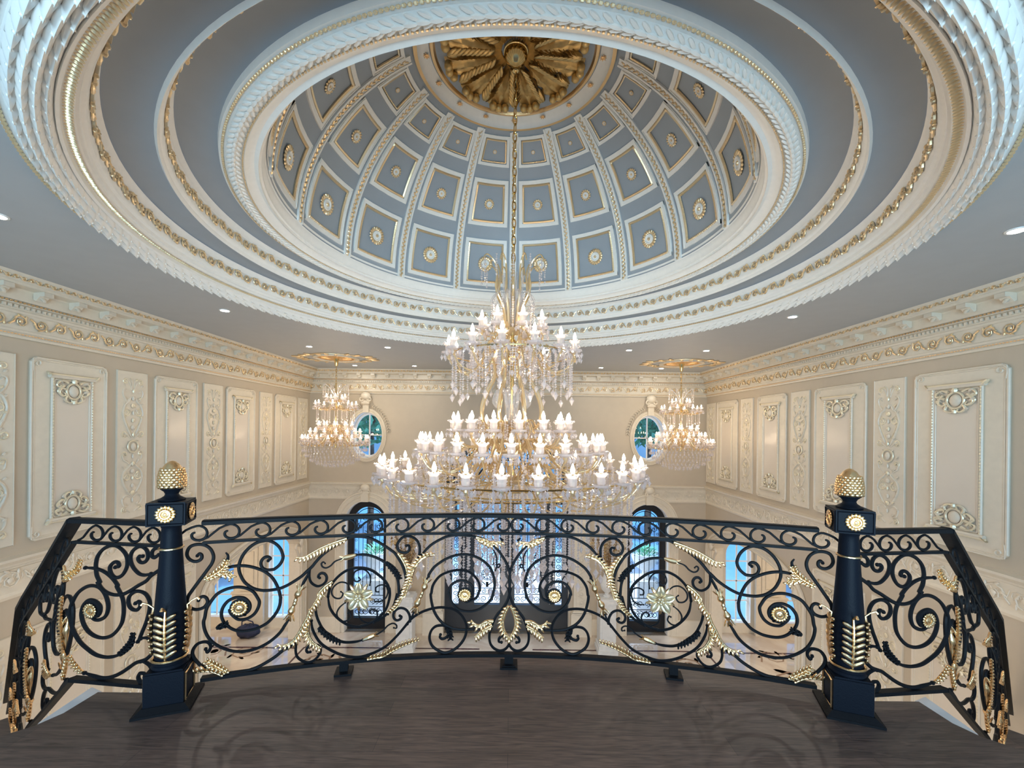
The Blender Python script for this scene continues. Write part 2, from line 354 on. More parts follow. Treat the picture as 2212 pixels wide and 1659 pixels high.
# ceiling: flat part with the round opening
n=120; ring=[(DC[0]+3.50*cos(2*PI*i/n),DC[1]+3.50*sin(2*PI*i/n)) for i in range(n)]
mb=MB(); loops=[[V((WL,Y0,0)),V((WR,Y0,0)),V((WR,YB,0)),V((WL,YB,0))],[V((*p,0)) for p in ring]]
mb.add([(p.x,p.y,ZC) for l in loops for p in l],[tuple(t) for t in MG.tessellate_polygon(loops)],0)
mb.add([(WL-.4,Y0,ZC+3.2),(WR+.4,Y0,ZC+3.2),(WR+.4,YB+.4,ZC+3.2),(WL-.4,YB+.4,ZC+3.2)],[(0,1,2,3)],0)
tag(mb.build('ceiling',CEIL,smooth=False),kind='structure')
def rev(prof,mi,name,mats,parent=None,n=160,ang=35):
    mb=MB(); mb.lathe(prof,n,(DC[0],DC[1],0),mi,None,False); return mb.build(name,mats,parent,ang=ang)
def cyl(fr,fz=None):
    return lambda x,y,d,r=fr,z=fz:(DC[0]+(r-d)*cos(x/r),DC[1]+(r-d)*sin(x/r),z+y)
# outer ring moulding
prof=[(3.51,1.605),(3.50,1.585),(3.455,1.575),(3.45,1.56)]
for i in range(9):
    t=i/8; prof.append((3.45-.165*t,1.56-.035*sin(PI*t)+.02*t))
prof+=[(3.28,1.565),(3.265,1.575),(3.26,1.60),(3.215,1.615),(3.21,1.635),(3.195,1.64),(3.19,1.665),(3.17,1.675),(3.16,1.695),(3.155,1.79),(3.145,1.80),(3.14,1.825),(3.12,1.845)]
o1=tag(rev(prof,0,'trim_1',[WHITE]),kind='structure')
mb=MB()
for i in range(680):                         # egg and dart band
    a=2*PI*i/680; c=(DC[0]+3.237*cos(a),DC[1]+3.237*sin(a),1.602)
    mb.ell(c,(.024*cos(a),.024*sin(a),.006),(-.009*sin(a),.009*cos(a),0),(0,0,.012),5,4)
mb.build('egg_and_dart_band',PGOLD,o1)
mb=MB(); beads(mb,lambda x:(DC[0]+3.485*cos(x/3.485),DC[1]+3.485*sin(x/3.485),1.578),2*PI*3.485,.040,.014,0,5,4,1.5); mb.build('bead_row',PGOLD,o1)
mb=MB()                                       # rows of overlapping leaf scales round the torus, tips towards the entrance
for row in range(4):
    N=84
    for sd in (-1,1):
        for i in range(N):
            a=-PI/2+PI*(i+.5*(row%2)+.25)/N; tc_=(row+.55)/4.05
            def fn(u,v,a=a,tc_=tc_,sd=sd):
                wd=.150*math.sqrt(max(0,1-u*u))*(1 if u<.6 else 1); t=min(1,max(0,tc_+(v-.5)*2*wd)); r=3.45-.165*t; z=1.56-.035*sin(PI*t)+.02*t
                an=a+(-.022+.052*u); x=(v-.5)*2
                return (DC[0]+sd*r*cos(an),DC[1]+r*sin(an),z-.001-.030*u**1.5*(1-.7*x*x)-.009*(1-abs(x))-.003*cos(x*8))
            mb.grid(fn,7,6)
            an=a+.029; r=3.45-.165*tc_; z=1.56-.035*sin(PI*tc_)+.02*tc_; mb.ell((DC[0]+sd*r*cos(an),DC[1]+r*sin(an),z-.026),(0,0,.010),(.009,0,0),(0,.012,0),5,3)
mb.build('leaf_scale_band',WHITE,o1,ang=60)
mb=MB(); rinceau(mb,cyl(3.153,1.742),2*PI*3.153,.105,.135,.009,0,5,True); mb.build('scroll_frieze',PGOLD,o1)
# first and second recess
o2=tag(rev([(3.16,1.845),(3.05,1.862),(2.95,1.858),(2.87,1.842)],0,'ceiling_recess_1',[DOMESHADE],n=128),kind='structure')
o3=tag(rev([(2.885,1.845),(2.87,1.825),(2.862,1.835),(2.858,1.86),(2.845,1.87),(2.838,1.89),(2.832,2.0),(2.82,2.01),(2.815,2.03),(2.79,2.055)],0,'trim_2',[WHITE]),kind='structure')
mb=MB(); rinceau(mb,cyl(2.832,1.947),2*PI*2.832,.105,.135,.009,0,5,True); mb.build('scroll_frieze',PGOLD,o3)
tag(rev([(2.82,2.055),(2.72,2.072),(2.62,2.068),(2.53,2.05)],0,'ceiling_recess_2',[DOMESHADE],n=128),kind='structure')
# inner laurel ring and dome lip
prof=[(2.55,2.055),(2.544,2.01),(2.515,2.005),(2.50,1.998)]
for i in range(7):
    t=i/6; prof.append((2.495-.08*t,1.998-.024*sin(PI*t)))
prof+=[(2.405,1.995),(2.385,1.992),(2.375,2.005),(2.345,2.03),(2.32,2.036),(2.292,2.022),(2.29,2.045),(2.272,2.05),(2.268,2.085),(2.256,2.10),(2.252,2.15),(2.235,2.165),(2.23,2.19)]
o4=tag(rev(prof,0,'trim_3',[WHITE]),kind='structure')
mb=MB()
for i in range(230):
    a=2*PI*i/230
    for q in range(3):
        r=2.478-.024*q; an=a+(.006 if q!=1 else -.004); z=1.994-.024*sin(PI*(q+.6)/3.2)
        t=V((-sin(an),cos(an),0)); rad=V((cos(an),sin(an),0)); d=(t+rad*(.55*(q-1))).normalized(); u=V((0,0,1)).cross(d)
        mb.ell((DC[0]+r*cos(an),DC[1]+r*sin(an),z),d*.042-V((0,0,.004)),u*.0155,(0,0,.011),5,4)
mb.build('laurel_band',WHITE,o4)
mb=MB(); beads(mb,lambda x:(DC[0]+2.396*cos(x/2.396),DC[1]+2.396*sin(x/2.396),1.989),2*PI*2.396,.026,.008,0,4,3,1.3)
beads(mb,lambda x:(DC[0]+2.522*cos(x/2.522),DC[1]+2.522*sin(x/2.522),2.002),2*PI*2.522,.030,.011,0,5,3,1.3); mb.build('bead_row',PGOLD,o4)
# dome shell
DH0,DB,DR=2.15,1.98,2.235
def dm(ph,th,d=0.): # ph from the far direction, d towards the inside
    r=(DR-d)*cos(th); return (r*sin(ph),r*cos(ph),DH0+(DB-d)*sin(th))
th1=1.10
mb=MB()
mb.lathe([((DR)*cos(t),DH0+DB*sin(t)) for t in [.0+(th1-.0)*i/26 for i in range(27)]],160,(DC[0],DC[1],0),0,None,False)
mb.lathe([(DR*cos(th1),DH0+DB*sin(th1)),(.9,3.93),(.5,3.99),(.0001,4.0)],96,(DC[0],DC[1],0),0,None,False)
dome=tag(mb.build('ceiling_dome',DOMESHADE),kind='structure')
def plate(mb,th0,th2,p0,p1,d,mi=0,edge=True):   # raised bar between two heights and two azimuth functions
    n=max(2,int((th2-th0)/.06)); m=4
    def pt(u,v,dd):
        th=th0+(th2-th0)*v; a=p0(th) if callable(p0) else p0; b=p1(th) if callable(p1) else p1; return dm(a+(b-a)*u,th,dd)
    mb.grid(lambda u,v:pt(u,v,d),m,n,mi)
    for u in (0,1): mb.grid(lambda s,v,u=u:pt(u,v,d*s),1,n,mi)
    for v in (0,1): mb.grid(lambda u,s,v=v:pt(u,v,d*s),m,1,mi)
CW=2*PI/16
def rosette(mb,c,nx,ax,ay,R,mi=0,pet=16,mi2=None):
    c=V(c);nx=V(nx);ax=V(ax);ay=V(ay); mi2=mi if mi2 is None else mi2
    for k in range(pet):
        a=2*PI*k/pet; d=ax*cos(a)+ay*sin(a); e=ay*cos(a)-ax*sin(a)
        mb.ell(c+d*R*.74+nx*R*.10,d*R*.27+nx*R*.03,e*R*.17,nx*R*.13,6,4,mi)
    ring=[c+(ax*cos(2*PI*k/20)+ay*sin(2*PI*k/20))*R*.46+nx*R*.16 for k in range(20)]
    mb.tube(ring,R*.10,6,mi2,True)
    mb.ell(c+nx*R*.06,nx*R*.12,ax*R*.5,ay*R*.5,14,4,mi2); mb.ell(c+nx*R*.16,nx*R*.16,ax*R*.19,ay*R*.19,8,4,mi)
rows=[(.045,.385,.115),(.475,.775,.075),(.855,1.035,.028)]
protos=[]
for ri,(ta,tb,rr) in enumerate(rows):
    f0,f1=.385,.315 if ri<2 else .33
    mb=MB(); h=.385*CW; k=1.0; bt=.042/DB
    def lf(q): return lambda th:-(h-q/(DR*cos(th)))
    def rf(q): return lambda th:(h-q/(DR*cos(th)))
    wd=.050 if ri<2 else .038; bt=wd/2.05
    plate(mb,ta,tb,lf(0),lf(wd),.018); plate(mb,ta,tb,rf(wd),rf(0),.018); plate(mb,ta,ta+bt,lf(0),rf(0),.018); plate(mb,tb-bt,tb,lf(0),rf(0),.018)
    for q,dd in ((.010,.026),):
        plate(mb,ta+.006,tb-.006,lf(.008),lf(.016),dd); plate(mb,ta+.006,tb-.006,rf(.016),rf(.008),dd)
    fr=mb.build('coffer',WHITE,dome,off=False); fr.location=(DC[0],DC[1],E)
    mb=MB(); q=wd+.014; aa=ta+bt+.008; bb=tb-bt-.008
    def path(u):  # around the inner border
        u=u%4; s=u-int(u)
        if u<1: return dm(lf(q)(aa)+(rf(q)(aa)-lf(q)(aa))*s,aa,.012)
        if u<2: th=aa+(bb-aa)*s; return dm(rf(q)(th),th,.012)
        if u<3: return dm(rf(q)(bb)+(lf(q)(bb)-rf(q)(bb))*s,bb,.012)
        th=bb-(bb-aa)*s; return dm(lf(q)(th),th,.012)
    beads(mb,path,4,4/ (76 if ri<2 else 56),.019 if ri<2 else .013,0,5,3,1.25)
    g=mb.build('beaded_border',PGOLD,fr,off=False)
    mb=MB(); tm=(ta+tb)/2-.005; c=V(dm(0,tm,.004)); up=(V(dm(0,tm+.01))-V(dm(0,tm-.01))).normalized(); ax=V((1,0,0)); nx=up.cross(ax).normalized(); nx=nx if nx.y<0 else -nx
    rosette(mb,c,nx,ax,up,rr,0,18 if ri==0 else 14,1); r=mb.build('rosette',[PGOLD,WHITE],fr,off=False)
    protos.append(fr)
    for i in range(16):
        o=fr if i==0 else copy_tree(fr,dome); o.rotation_euler=(0,0,CW*(i+.5))
mb=MB(); w1=.052
plate(mb,.0,1.06,lambda t:-w1/(DR*cos(t)),lambda t:-.030/(DR*cos(t)),.020); plate(mb,.0,1.06,lambda t:.030/(DR*cos(t)),lambda t:w1/(DR*cos(t)),.020); plate(mb,.0,1.06,lambda t:-.030/(DR*cos(t)),lambda t:.030/(DR*cos(t)),.010)
rib=mb.build('rib',WHITE,dome,off=False); rib.location=(DC[0],DC[1],E)
mb=MB()
N=76
for i in range(N):
    th=.01+1.04*i/N; c=V(dm(0,th,.016)); up=(V(dm(0,th+.01))-V(dm(0,th-.01))).normalized(); ax=V((1,0,0)); sg=1 if i%2 else -1; d=(up+ax*.6*sg).normalized()
    mb.ell(c+ax*.010*sg,d*.025,d.cross(V((0,1,0)))*.014,V((0,-.014,0)),5,3)
mb.build('leaf_garland',PGOLD,rib,off=False)
for i in range(16):
    o=rib if i==0 else copy_tree(rib,dome); o.rotation_euler=(0,0,CW*i)
# crown medallion of the dome
md=thing('dome_medallion','large gilded acanthus medallion at the crown of the coffered dome','ceiling medallion',(DC[0],DC[1],E+3.9))
mb=MB()
zr=DH0+DB*sin(th1)-3.9; R1=DR*cos(th1)
mb.lathe([(R1+.035,zr-.03),(R1+.03,zr-.06),(R1-.01,zr-.065),(R1-.02,zr-.04),(R1-.06,zr-.01),(R1-.13,zr+.02),(R1-.14,zr+.005),(R1-.17,zr+.0),(R1-.19,zr+.03),(R1-.20,zr+.06)],96,(0,0,0),[0,1,0,0,0,1,1,1,0],None,False)
mb.build('rim',[WHITE,GOLD],md,off=False)
for i in range(16):
    mb=MB(); a=CW*i; c=((R1-.088)*sin(a),(R1-.088)*cos(a),zr-.008); rad=V((sin(a),cos(a),0)); t=V((cos(a),-sin(a),0)); rosette(mb,c,(-rad*.5+V((0,0,-.9))).normalized(),t,rad,.038,0,8); mb.build('rosette',GOLD,md,off=False)
mb=MB(); mb.lathe([(R1-.20,zr+.05),(.6,.055),(.3,.085),(.0001,.09)],64,(0,0,0),0,None,False); mb.build('backing',DOMESHADE,md,off=False)
mb=MB()
def mleaf(u,v):
    r=.14+.60*u; wd=(.035+.145*u)*(1-.25*max(0,u-.85)/.15)*(1+.16*sin(u*26)); x=(v-.5)*2
    z=.072-.02*u-.045*sin(PI*min(1,u*1.1))*(1-abs(x)*.8)-.018*cos(x*9)*(1-u*.2)-.06*max(0,u-.72)**1*(1.5)*(1-x*x)
    return (x*wd,r,z)
mb.grid(mleaf,26,12)
for k in range(9):
    for s in (-1,1):
        u=.16+.08*k; r=.14+.60*u; wd=(.035+.145*u)
        mb.ell((s*wd*.85,r+.02,.055-.02*u-.02),(s*.045,.05,-.012),(-.015,.016,0),(0,0,.022),5,4)
for s in (-1,0,1): mb.ball((s*.075,.735-.02*abs(s),.0),.048,8,5)
lfm=mb.build('acanthus_leaf',DGOLD,md,off=False,ang=70)
for i in range(12):
    o=lfm if i==0 else lfm.copy()
    if i: COL.objects.link(o)
    o.parent=md; o.rotation_euler=(0,0,2*PI*(i+.5)/12)
mb=MB()
for i in range(12):
    a=2*PI*i/12; d=V((sin(a),cos(a),0)); mb.ell(d*.62+V((0,0,.03)),d*.09-V((0,0,.02)),V((cos(a),-sin(a),0))*.035,(0,0,.03),7,5); mb.ell(d*.40+V((0,0,.05)),d*.14,V((cos(a),-sin(a),0))*.02,(0,0,.02),6,4)
mb.build('bud_ring',DGOLD,md,off=False)
# cornice, belt course, baseboard round the hall
path=[(WL,Y0),(WL,YB),(WR,YB),(WR,Y0)]
legs=[('left',lw,Y0,YB),('front',bw,WL,WR),('right',rw,Y0,YB)]
cp=[(0,.965),(.03,.965),(.035,.99),(.05,.995),(.055,1.02),(.07,1.025),(.075,1.05),(.07,1.06),(.085,1.22),(.10,1.23),(.105,1.25),(.13,1.26),(.135,1.31),(.155,1.315),(.16,1.345),(.175,1.35),(.18,1.46),(.19,1.475),(.31,1.485),(.315,1.51),(.33,1.515),(.36,1.585),(.365,1.60)]
mb=MB(); sweep(mb,path,cp); cor=tag(mb.build('trim_4',CREAM,ang=25),kind='structure')
bp=[(0,-1.93),(.02,-1.925),(.03,-1.89),(.02,-1.87),(.012,-1.86),(.012,-1.58),(.03,-1.57),(.035,-1.545),(.06,-1.535),(.09,-1.50),(.095,-1.47),(.0,-1.455)]
mb=MB(); sweep(mb,path,bp); belt=tag(mb.build('trim_5',CREAM,ang=25),kind='structure')
for nm,mp,a,b in legs:
    L=b-a; a0=max(a,3.4) if nm!='front' else a; L=b-a0
    def on(dd,zz,mp=mp,a0=a0): return lambda x,y,d:mp(a0+x,zz+y,dd+d)
    mb=MB(); rinceau(mb,on(.082,1.145),L,.155,.21,.010,0,5,True); mb.build('scroll_frieze',GOLD if nm=='x' else PGOLD,cor)
    mb=MB(); fr=on(.345,1.548); rinceau(mb,fr,L-.3,.055,.075,.008,0,4,False); mb.build('leaf_band',PGOLD,cor)
    mb=MB(); f2=on(.168,1.333); beads(mb,lambda x:f2(x,0,0),L-.15,.042,.012,0,5,3,1.4); f3=on(.055,1.005); beads(mb,lambda x:f3(x,0,0),L,.034,.009,0,4,3,1.6); mb.build('bead_row',GOLD,cor)
    mb=MB(); k=int(L/.056)
    for i in range(k): mb.box(mp(a0+(i+.5)*L/k,1.285,.145),(.03,.03,.03))
    mb.build('dentil_row',CREAM,cor,smooth=False)
    mb=MB(); k=int((L-.3)/.37)
    for i in range(k):
        x=a0+.1+(i+.5)*(L-.3)/k
        pr=[(.0,-.0),(.0,-.085),(.025,-.10),(.05,-.075),(.075,-.045),(.10,-.05),(.125,-.045),(.125,0)]
        l=[mp(x-.05,1.483+z,.182+d) for d,z in pr]; r=[mp(x+.05,1.483+z,.182+d) for d,z in pr]
        mb.poly(l); mb.poly(r[::-1])
        for q in range(len(pr)-1): mb.quad(l[q],l[q+1],r[q+1],r[q])
        mb.ell(mp(x,1.415,.235),V(mp(x,1.39,.265))-V(mp(x,1.415,.235)),V(mp(x+.035,0,0))-V(mp(x,0,0)),(0,0,.03),6,4)
    mb.build('bracket_row',CREAM,cor)
    segs=[(a0,b)]
    mb=MB(); f4=on(.014,-1.72); rinceau(mb,f4,L,.25,.30,.011,0,5,True); rinceau(mb,lambda x,y,d:f4(x,y+.02,d*.7),L,.20,.15,.006,0,4,False,1); mb.build('scroll_frieze',CREAM,belt)
mb=MB(); sweep(mb,[(WL,Y0),(WL,7.7)],[(0,ZF+.34),(.03,ZF+.33),(.04,ZF+.28),(.05,ZF)]); tag(mb.build('baseboard_left',CREAM,ang=25),kind='structure')
mb=MB(); sweep(mb,[(WR,7.8),(WR,Y0)],[(0,ZF+.34),(.03,ZF+.33),(.04,ZF+.28),(.05,ZF)]); tag(mb.build('baseboard_right',CREAM,ang=25),kind='structure')
mb=MB()
for a,b in ((WL,-4.62),(-3.30,-1.85),(1.67,3.12),(4.43,WR)): sweep(mb,[(a,YB),(b,YB)],[(0,ZF+.42),(.03,ZF+.41),(.04,ZF+.36),(.05,ZF)])
tag(mb.build('baseboard_front',CREAM,ang=25),kind='structure')
# ---------------------------------------------------------------- wall panels
def arcs(mb,pts,r,mi=0,n=5,k=4,flat=1.):
    q=cr([(x,z,0) for x,z in pts],k); mb.tube([(p.x,-r*.5,p.y) for p in q],[r*(.55+.45*min(1,min(i,len(q)-1-i)/4)) for i in range(len(q))],n,mi)
def sp2(mb,cx,cz,r0,a0,turns,r=.010,mi=0):
    arcs(mb,spiral(cx,cz,r0,r0*.18,a0,turns,12),r,mi,5,1)
def make_panel(name,wd,h):
    t=thing(name,'x','wall panel')
    mb=MB(); c=.055; d=.022
    o=[(-wd/2+c,-h/2),(wd/2-c,-h/2),(wd/2-c,-h/2+c*.0),(wd/2,-h/2+c),(wd/2,h/2-c),(wd/2-c,h/2),(-wd/2+c,h/2),(-wd/2,h/2-c),(-wd/2,-h/2+c)]
    del o[2]
    def slab(o,d0,d1,mi):
        n=len(o); mb.poly([(x,-d1,z) for x,z in o],mi)
        for i in range(n):
            a=o[i];b=o[(i+1)%n]; mb.quad((a[0],-d0,a[1]),(b[0],-d0,b[1]),(b[0],-d1,b[1]),(a[0],-d1,a[1]),mi)
    slab(o,0,d,0); mb.build('backboard',CREAM,t,off=False,smooth=False)
    mb=MB(); mb.tube([(x*.985,-d,z*.993) for x,z in o],.014,6,0,True); mb.tube([(x*.93,-d,z*.966) for x,z in o],.007,5,0,True)
    mb.build('outer_moulding',CREAM,t,off=False)
    for sx in (-1,1):
        for sz in (-1,1):
            mb=MB(); cx=sx*(wd/2-.07); cz=sz*(h/2-.07)
            sp2(mb,cx,cz,.045,0 if sx>0 else PI,1.3*sx*sz,.010); arcs(mb,[(cx+sx*.05,cz+sz*.05),(cx-sx*.03,cz+sz*.055),(cx-sx*.10,cz+sz*.045)],.012); arcs(mb,[(cx+sx*.05,cz+sz*.05),(cx+sx*.055,cz-sz*.03),(cx+sx*.045,cz-sz*.10)],.012)
            for v in range(len(mb.v)): q=mb.v[v]; mb.v[v]=(q[0],q[1]-d,q[2])
            mb.build('corner_ornament',CREAM,t,off=False)
    iw,ih=wd*.52,h*.80
    mb=MB(); slab([(-iw/2,-ih/2),(iw/2,-ih/2),(iw/2,ih/2),(-iw/2,ih/2)],d,d+.008,0); mb.build('field',SATIN,t,off=False,smooth=False)
    mb=MB()
    q=[(-iw/2,-ih/2),(iw/2,-ih/2),(iw/2,ih/2),(-iw/2,ih/2)]
    for i in range(4):
        a=q[i];b=q[(i+1)%4]
        for off,r,mi in ((0,.016,0),(.026,.009,0)):
            s=lambda p:(p[0]-math.copysign(off,p[0]),-d-.012,p[1]-math.copysign(off,p[1]))
            mb.tube([s(a),s(b)],r,6,mi)
        L=math.hypot(b[0]-a[0],b[1]-a[1]); s=lambda x,a=a,b=b,L=L:(a[0]+(b[0]-a[0])*x/L,-d-.026,a[1]+(b[1]-a[1])*x/L)
        beads(mb,s,L,.036,.010,1,5,3,1.5)
    mb.build('inner_frame',[CREAM,SGILD],t,off=False)
    for sz,nm in ((1,'top_rail'),(-1,'bottom_rail')):
        mb=MB(); z=sz*ih/2
        mb.tube([(-iw/2-.045,-d-.025,z+sz*.012),(iw/2+.045,-d-.025,z+sz*.012)],.024,8,0); mb.tube([(-iw/2-.06,-d-.03,z+sz*.036),(iw/2+.06,-d-.03,z+sz*.036)],.013,6,1)
        for sx in (-1,1):
            sp2(mb,sx*(iw/2+.045),z,.035,0,1.3,.014,1); mb.ell((sx*(iw/2+.045),-d-.03,z+sz*.03),(sx*.03,0,.03*sz),(.014,0,-.014),(0,.03,0),6,4,1)
        mb.build(nm,[CREAM,SGILD],t,off=False)
        mb=MB(); cz=z-sz*.155; D=-d-.012     # cartouche: oval boss in a scroll wreath
        mb.ell((0,D-.008,cz),(0,-.03,0),(.062,0,0),(0,0,.072),16,6,0)
        mb.tube([(.085*cos(2*PI*k/24),D-.012,cz+.098*sin(2*PI*k/24)) for k in range(24)],.013,6,1,True)
        for sx in (-1,1):
            for pts in ([(.07,.10),(.13,.125),(.185,.10),(.20,.06),(.17,.045),(.155,.07)],[(.10,.02),(.15,.03),(.17,-.02),(.14,-.06),(.10,-.05),(.115,-.02)],[(.085,-.06),(.10,-.11),(.06,-.14),(.02,-.135),(.03,-.105)],[(.12,.07),(.17,.02),(.19,-.01),(.16,-.05)]):
                pp=[(sx*x,cz+sz*y) for x,y in pts]; qn=cr([(x,y,0) for x,y in pp],4); mb.tube([(p.x,D-.014,p.y) for p in qn],[.016*(1-.5*i/len(qn)) for i in range(len(qn))],5,1)
            for k in range(5):
                a=-.3+.55*k; mb.ell((sx*(.10+.06*sin(a+1.2)),D-.012,cz+sz*(.11-.055*k)),(sx*.030,-.01,sz*.018),(-.012,0,.014),(0,-.018,0),5,4,1 if k%2 else 0)
        mb.ell((0,D-.02,cz+sz*.12),(0,0,.035),(.03,0,0),(0,-.03,0),6,4,1); mb.ell((0,D-.02,cz-sz*.135),(0,0,.03),(.022,0,0),(0,-.025,0),6,4,1)
        mb.build('cartouche',[CREAM,SGILD],t,off=False)
    return t
def make_strip(name,wd,h):
    t=thing(name,'x','wall panel')
    mb=MB(); mb.box((0,-.012,0),(wd,.024,h)); mb.build('backboard',CREAM,t,off=False,smooth=False)
    mb=MB(); o=[(-wd/2,-h/2),(wd/2,-h/2),(wd/2,h/2),(-wd/2,h/2)]
    mb.tube([(x*.985,-.024,z*.996) for x,z in o],.006,5,0,True); mb.build('edge_bead',CREAM,t,off=False)
    mb=MB(); s=h/2.13; W=wd/.49
    def both(pts,r,mi):
        for sx in (-1,1): arcs(mb,[(sx*x*W,z*s) for x,z in pts],r,mi)
    def ps(cx,cz,r0,a,tn,r,mi):
        for sx in (-1,1): arcs(mb,[(sx*x*W,z*s) for x,z in spiral(cx,cz,r0,r0*.2,a,tn,12)],r,mi,5,1)
    J=[(([(.02,.80),(.06,.90),(.11,.935)],.012)),([(.02,.70),(.06,.66),(.09,.62),(.13,.66),(.165,.74),(.15,.80),(.10,.81)],.013),([(.02,.12),(.07,.20),(.14,.36),(.165,.47),(.13,.58),(.07,.63),(.03,.70)],.015),
       ([(.03,.10),(.08,.14),(.15,.20)],.012),([(.03,-.30),(.09,-.24),(.15,-.20),(.16,-.12)],.012),([(.02,-.72),(.08,-.66),(.14,-.56),(.165,-.46),(.13,-.37),(.06,-.31),(.02,-.26)],.015),([(.02,-.76),(.09,-.72),(.16,-.77),(.13,-.86),(.07,-.88)],.013),([(.03,-.97),(.09,-.93),(.15,-.96)],.012),([(.03,.80),(.02,.90),(.05,.96)],.010)]
    for p,r in J: both(p,r,0)
    for cx,cz,r0,a,tn in ((.125,.915,.045,PI*.9,-1.4),(.10,.47,.062,PI*.5,1.5),(.135,.16,.055,PI*1.2,1.3),(.13,-.13,.045,-.6,1.3),(.095,-.46,.060,PI*.5,1.5),(.13,-.93,.05,PI*.8,-1.4)): ps(cx,cz,r0,a,tn,.010,1)
    ring=[(.085*W*cos(2*PI*k/22),-.03,.0+.085*s*sin(2*PI*k/22)-.02*s) for k in range(22)]; mb.tube(ring,.011,6,1,True)
    mb.ell((0,-.028,-.02*s),(0,-.025,0),(.045*W,0,0),(0,0,.055*s),10,5,0)
    both([(.10,.55),(.14,.47),(.11,.36),(.04,.22),(.0,.13)],.006,1); both([(.12,-.55),(.145,-.46),(.11,-.38),(.05,-.32)],.006,1)
    for k in range(16):
        z=(.78-.105*k)*s
        if abs(z+.02)<.12: continue
        mb.ell((0,-.03,z),(0,0,.036*s),((.018+.010*(k%3))*W,0,0),(0,-.016,0),6,4,0 if k%2 else 1)
    for sx in (-1,1):
        for k in range(22):
            z=(.95-.09*k)*s; x=sx*W*(.05+.10*abs(sin(k*1.9))); mb.ell((x,-.028,z),(sx*.022,0,.016),(-.008,0,.012),(0,-.012,0),5,3,k%3==0)
    for v in range(len(mb.v)): q=mb.v[v]; mb.v[v]=(q[0],q[1]-(.020 if q[1]>-.022 else .004),q[2])
    mb.build('arabesque_relief',[CREAM,SGILD],t,off=False); return t
LPAN=[(4.926,5.851),(6.645,7.54),(8.32,9.23),(10.03,10.99)]; LSTR=[(4.29,4.77),(6.01,6.50),(7.70,8.20),(9.42,9.89),(11.13,11.6)]
RPAN=[(4.61,5.69),(6.47,7.57),(8.35,9.33),(10.15,11.16)]; RSTR=[(5.83,6.33),(7.71,8.21),(9.51,10.0),(11.25,11.74)]
PP=make_panel('wall_panel',.925,2.13); SS=make_strip('carved_panel',.485,2.13)
used=set()
ORD=['first','second','third','fourth','fifth']
def put(proto,wl,a,b,zc,label,group):
    o=proto if proto not in used else copy_tree(proto); used.add(proto)
    o.location=((WL if wl<0 else WR)-wl*.001,(a+b)/2,E+zc); o.rotation_euler=(0,0,PI/2 if wl<0 else -PI/2)
    o.scale=((b-a)/(.925 if proto is PP else .485),1,1)
    tag(o,label,'wall panel',group)
for wl,ps,ss,sd in ((-1,LPAN,LSTR,'left'),(1,RPAN,RSTR,'right')):
    for i,(a,b) in enumerate(ps):
        n=len(ps)-i
        put(PP,wl,a,b,-.275,'tall cream panel with two gilded cartouches, upper %s wall, %s from the far corner'%(sd,ORD[n-1]),'upper wall panels with cartouches')
        if i<2: put(PP,wl,a,b,-3.40,'tall cream cartouche panel low on the %s wall, %s'%(sd,'beside the archway' if i==1 else 'second from the archway'),'lower wall panels with cartouches')
    for i,(a,b) in enumerate(ss):
        n=len(ss)-i
        put(SS,wl,a,b,-.275,'narrow cream panel of carved scrolls, upper %s wall, %s from the far corner'%(sd,ORD[n-1]),'upper carved scroll panels')
        if b<7.2: put(SS,wl,a,b,-3.40,'narrow carved scroll panel low on the %s wall, %s'%(sd,'nearest the archway' if (sd=='right' or i==1) else 'near the photo edge'),'lower carved scroll panels')
# ---------------------------------------------------------------- side arch surrounds
for sx,mp,(a,b),nm in ((-1,lw,(7.93,11.35),'trim_6'),(1,rw,(8.02,11.42),'trim_7')):
    mb=MB()
    for g,r,d in ((.03,.03,.02),(.13,.018,.03),(.24,.035,.03)):
        q=arch(a-g,b+g,ZF,-3.13,-2.60+g,22); mb.tube([mp(x,z,d) for x,z in q],r,6)
    A=arch(a-.02,b+.02,ZF,-3.13,-2.58,22);B=arch(a-.26,b+.26,ZF,-3.13,-2.34,22)
    for i in range(len(A)-1): mb.quad(mp(*A[i],.025),mp(*A[i+1],.025),mp(*B[i+1],.025),mp(*B[i],.025))
    o=tag(mb.build(nm,CREAM),kind='structure')
    mb=MB()
    for y in (a,b):
        s=1 if y==a else -1
        q=cr([(y+s*x,z,0) for x,z in ((.0,-3.10),(.10,-3.05),(.16,-3.12),(.10,-3.2),(.0,-3.45))],4); mb.tube([mp(p.x,p.y,-.04) for p in q],.035,6)
        mb.ell(mp(y,-3.0,.03),(0,.08,.0),(0,0,.13),(.05,0,0),8,5)
    mb.build('scroll_bracket',CREAM,o)
